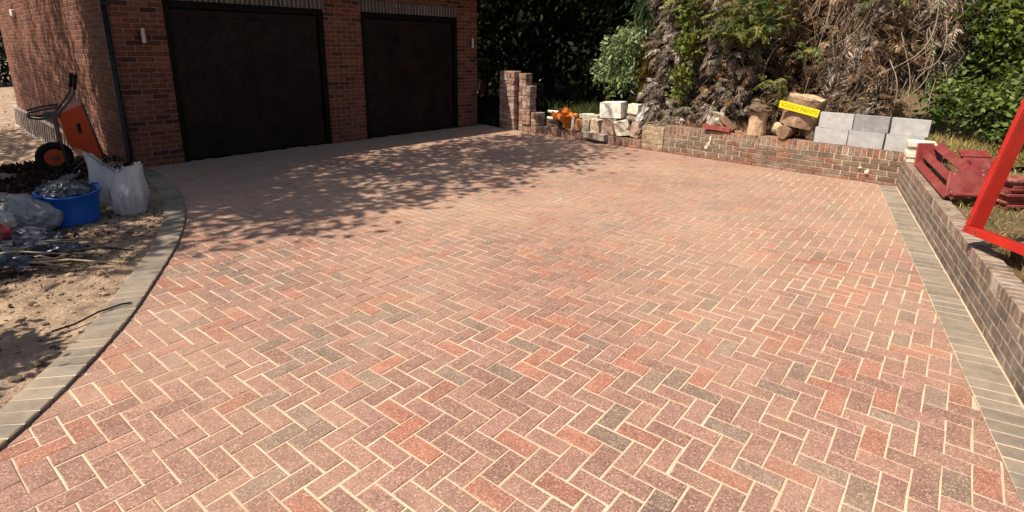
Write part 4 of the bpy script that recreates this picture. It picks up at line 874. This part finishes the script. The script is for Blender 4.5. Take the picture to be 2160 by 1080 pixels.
# live green sprays among them
def part_green(root, ells, n, pal, size=.07, label='live green sprays'): fronds(root, ells, n // 14, .22, pal, name='live_spray', mat='leaf', label=label, shell=.3, droop=.3, wid=.13)
YG = [(.16, .18, .03), (.13, .16, .035), (.2, .19, .04)]; GG = [(.07, .11, .03), (.05, .085, .03)]
part_green(D2, [ell(.25, .72, 2.35, .5, .3, .22), ell(.05, .75, 2.05, .3, .25, .18), ell(.55, .75, 2.15, .45, .3, .2), ell(2.2, .95, 2.6, .3, .25, .12)], 2600, YG + GG)
part_green(D3, [ell(1.0, .75, 1.33, .24, .2, .09), ell(1.3, .95, 1.8, .22, .2, .12), ell(.7, .9, 2.35, .4, .3, .25)], 1300, YG + GG)
part_green(D1, [ell(-.55, .95, 2.2, .22, .2, .12), ell(-.9, 1.0, 2.55, .3, .2, .3)], 900, YG)
iv_ = empty('ivy', (0, 0, 0), label='yellow-green ivy trail climbing between the purplish and grey-brown conifers', cat='ivy')
trunk(iv_, [BP(-.7, .85, .5), BP(-.75, .8, 1.2), BP(-.62, .8, 2.), BP(-.7, .85, 2.9)], .015, .006, 'stem', 'stem', 6)
crown(iv_, [ell(-.78, .75, .95, .13, .12, .16), ell(-.70, .75, 1.35, .18, .14, .25), ell(-.66, .75, 1.85, .2, .14, .25), ell(-.72, .8, 2.4, .17, .12, .35)], 1300, .075, [(.16, .20, .03), (.20, .22, .04), (.12, .17, .03)], clump=.06, per=8, shell=.1, aspect=.8)
# narrow column conifer and pale shrub
cc_ = empty('narrow_conifer', (0, 0, 0), label='narrow drooping conifer, green turning rusty, beside the pale green shrub', cat='conifer')
trunk(cc_, [BP(-1.78, 1.45, .35), BP(-1.8, 1.45, 1.8), BP(-1.78, 1.45, 4.2)], .05, .02)
dead_crown(cc_, [ell(-1.80, 1.4, 1.35, .15, .15, .42), ell(-1.8, 1.4, 1.95, .17, .16, .4)], 3000, .2, [(.17, .10, .025), (.12, .09, .02), (.20, .12, .03)], clump=.05, name='rusty_foliage', width=.07, shell=.3, down=1.8)
dead_crown(cc_, [ell(-1.85, 1.4, 2.6, .24, .2, .6), ell(-1.6, 1.5, 2.0, .15, .15, .5), ell(-1.95, 1.35, 1.05, .14, .14, .35), ell(-1.8, 1.4, 3.6, .2, .2, .7)], 4200, .16, [(.05, .10, .05), (.07, .12, .05), (.09, .12, .03)], clump=.06, name='green_foliage', width=.09, mat='leaf', shell=.3, down=1.2)
ps = empty('pale_shrub', (0, 0, 0), label='pale green broad-leaved shrub in front of the dark wood', cat='shrub')
trunk(ps, [BP(-2.0, 1.5, .2), BP(-2.1, 1.4, .8), BP(-2.35, 1.35, 1.6)], .03, .012, 'trunk', 'stem', 6)
crown(ps, [ell(-2.35, 1.35, 1.75, .42, .38, .33), ell(-2.65, 1.3, 1.35, .36, .3, .25), ell(-2.2, 1.25, 1.2, .3, .28, .3), ell(-2.05, 1.3, 1.95, .3, .28, .25), ell(-2.45, 1.2, .98, .22, .2, .15)], 3800, .10, [(.24, .31, .16), (.34, .40, .24), (.17, .23, .10), (.24, .29, .10)], clump=.08, per=10, shell=.4, aspect=.42)
# bare climbing stems hanging at the light brown conifer
vn = empty('bare_climber', (0, 0, 0), label='bare climber with long curved pale stems in front of the light brown conifer', cat='climber')
VC = [[(1.45, 3.0), (1.52, 2.4), (1.42, 1.9), (1.40, 1.4), (1.3, .95)], [(2.18, 3.2), (2.15, 2.5), (1.95, 2.05), (1.72, 1.85)], [(2.75, 3.1), (2.55, 2.45), (2.25, 2.25), (2.05, 2.12)],
      [(2.75, 2.9), (2.95, 2.3), (2.85, 1.8), (2.55, 1.55), (2.2, 1.35)], [(2.5, 2.05), (2.62, 1.7), (2.72, 1.4), (2.75, 1.1)], [(2.75, 2.1), (2.95, 1.7), (2.9, 1.3), (2.7, 1.1)], [(2.45, 1.65), (2.6, 1.35), (2.62, 1.0)], [(2.1, 2.6), (2.02, 2.2), (2.2, 1.8), (2.15, 1.3)], [(1.15, 3.1), (1.35, 2.5), (1.2, 2.2)], [(1.6, 3.), (1.75, 2.5), (1.6, 2.1), (1.7, 1.6)],
      [(2.95, 2.2), (3.12, 1.9), (3.0, 1.6), (2.8, 1.5)], [(.8, 1.8), (.65, 1.5), (.7, 1.2)], [(1.7, 1.5), (1.9, 1.2), (2.1, .95), (2.3, .8)]]
for q, c in enumerate(VC):
    off = .85 + .25 * random.random(); P_ = [BP(t + random.gauss(0, .02), off + random.gauss(0, .05), z) for t, z in c]; P_ = chaikin(chaikin(P_)); k = len(P_)
    MB().tube(P_, [lerp(.009, .004, i / k) for i in range(k)], 6, cap=False).build('stem', M['stem'], vn, smooth=True)
# laurel and ivy bush
la = empty('laurel', (0, 0, 0), label='tall glossy green laurel at the end of the dead conifers', cat='shrub')
trunk(la, [BP(3.6, 1.8, .7), BP(3.7, 1.8, 1.8), BP(3.7, 1.9, 4.)], .07, .03)
crown(la, [ell(3.55, 1.5, 2.5, .6, .55, .6), ell(4.2, 1.5, 2.2, .8, .6, 1.), ell(3.7, 1.6, 1.7, .6, .5, .5), ell(4.4, 1.7, 3.4, .9, .8, .9), ell(5.2, 1.4, 2., .9, .8, 1.2)], 13000, .085, [(.08, .12, .018), (.13, .18, .025), (.045, .075, .016), (.17, .21, .035)], clump=.1, per=12, shell=.5, aspect=.55)
ib = empty('ivy_bush', (0, 0, 0), label='low mid-green ivy bush spilling towards the dry grass', cat='shrub')
trunk(ib, [BP(3.7, 1.3, .6), BP(3.7, 1.2, 1.0)], .03, .015, 'trunk', 'stem', 6)
crown(ib, [ell(3.45, 1.15, 1.05, .4, .35, .28), ell(3.95, 1.1, 1.15, .5, .4, .38), ell(4.6, 1.1, 1.15, .6, .5, .45), ell(3.15, 1.35, 1.2, .3, .3, .3), ell(4.1, .9, .8, .5, .3, .2)], 7500, .075, [(.09, .14, .03), (.13, .18, .04), (.06, .10, .025), (.16, .2, .05)], clump=.08, per=12, shell=.5, aspect=.7)
# grass and litter on the beds
def grass(name, n, region, pal, length, label, hf, up_=.9, wdt=.04, mat='dead'):
    q = np.array([region() for _ in range(n)]); P_ = np.array([hf(*r) for r in q]); D = unit(rng.normal(size=(n, 3)) * .55 + np.array([0, 0, up_])); L = length * (.5 + rng.random(n))
    leaf_mesh(name, P_, D, unit(rng.normal(size=(n, 3))), L, L * wdt + .002, colours(np.arange(n), n, pal, .3, .1), M[mat], kind='stuff', label=label, bend=.3)
DRY = [(.38, .28, .12), (.30, .23, .09), (.22, .2, .07), (.45, .34, .17)]
grass('grass', 15000, lambda: (random.uniform(1.9, 5.5), random.uniform(.2, 1.3)), DRY + [(.12, .14, .035)], .15, 'dry yellow grass behind the grey blocks', lambda t, o: BP(t, o, bed_h(t, o)))
grass('grass', 6500, lambda: (random.uniform(-4.0, -1.3), random.uniform(.5, 2.6)), [(.06, .09, .02), (.10, .11, .025), (.04, .06, .015)], .26, 'green undergrowth behind the rubble', lambda t, o: BP(t, o, bed_h(t, o)), mat='leaf')
grass('grass', 9000, lambda: (random.uniform(.0, 5.2), -(.15 + 2.8 * random.random() ** 1.3)), DRY + [(.16, .10, .05)], .075, 'dry grass around the red frames', lambda t, o: RP(t, o, .36 - .01 * o))
grass('litter_and_shade_leaves', 9000, lambda: (random.uniform(-1.6, 2.6), random.uniform(.22, 1.6)), BRN + [(.3, .1, .05)], .09, 'brown needles and litter under the dead conifers', lambda t, o: BP(t, o, bed_h(t, o) + .02), up_=.1, wdt=.12)
grass('grass', 9000, lambda: (random.uniform(-26, -9), random.uniform(14, 32)), [(.30, .26, .10), (.22, .22, .07)], .12, 'dry lawn past the end of the garage', lambda x, y: (x, y, -.5), wdt=.1)

grass('undergrowth', 5000, lambda: (random.uniform(-8.5, -4.75), random.uniform(.15, 2.8)), DRK + [(.03, .045, .014)], .3, 'near-black undergrowth added to deepen shade in the gap between garage and brick stack', lambda t, o: BP(t, o, bed_h(t, o)), mat='leafdark', wdt=.14)  # near-black blades added here to paint the gap as dark as deep shade
def shade_leaf_spot():
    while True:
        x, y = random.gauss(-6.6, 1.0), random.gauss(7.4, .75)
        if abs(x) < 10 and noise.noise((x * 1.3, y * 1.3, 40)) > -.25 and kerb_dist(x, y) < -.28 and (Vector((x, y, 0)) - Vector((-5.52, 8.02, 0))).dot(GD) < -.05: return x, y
grass('litter_and_shade_leaves', 8000, shade_leaf_spot, [(.06, .038, .024), (.035, .024, .016), (.10, .065, .04), (.05, .035, .02)], .06, 'dark leaves painting shade onto the earth around the wheelbarrow', lambda x, y: (x, y, ground_h(x, y) + .004), up_=.05, wdt=.5)  # dark leaf colours stand in for the deep shade on this earth
def dirt_spot():
    while True:
        if random.random() < .85: x, y = random.gauss(-4.2, .6), random.gauss(4.6, .7)
        else: x, y = random.uniform(-7, -2.6), random.uniform(2, 7.5)
        if kerb_dist(x, y) < -.26: return x, y
grass('litter_and_shade_leaves', 3000, dirt_spot, [(.10, .065, .04), (.05, .035, .025), (.20, .14, .09), (.34, .25, .16)], .032, 'dead leaves and bark chips scattered over the bare earth', lambda x, y: (x, y, ground_h(x, y) + .006), up_=.05, wdt=.3)
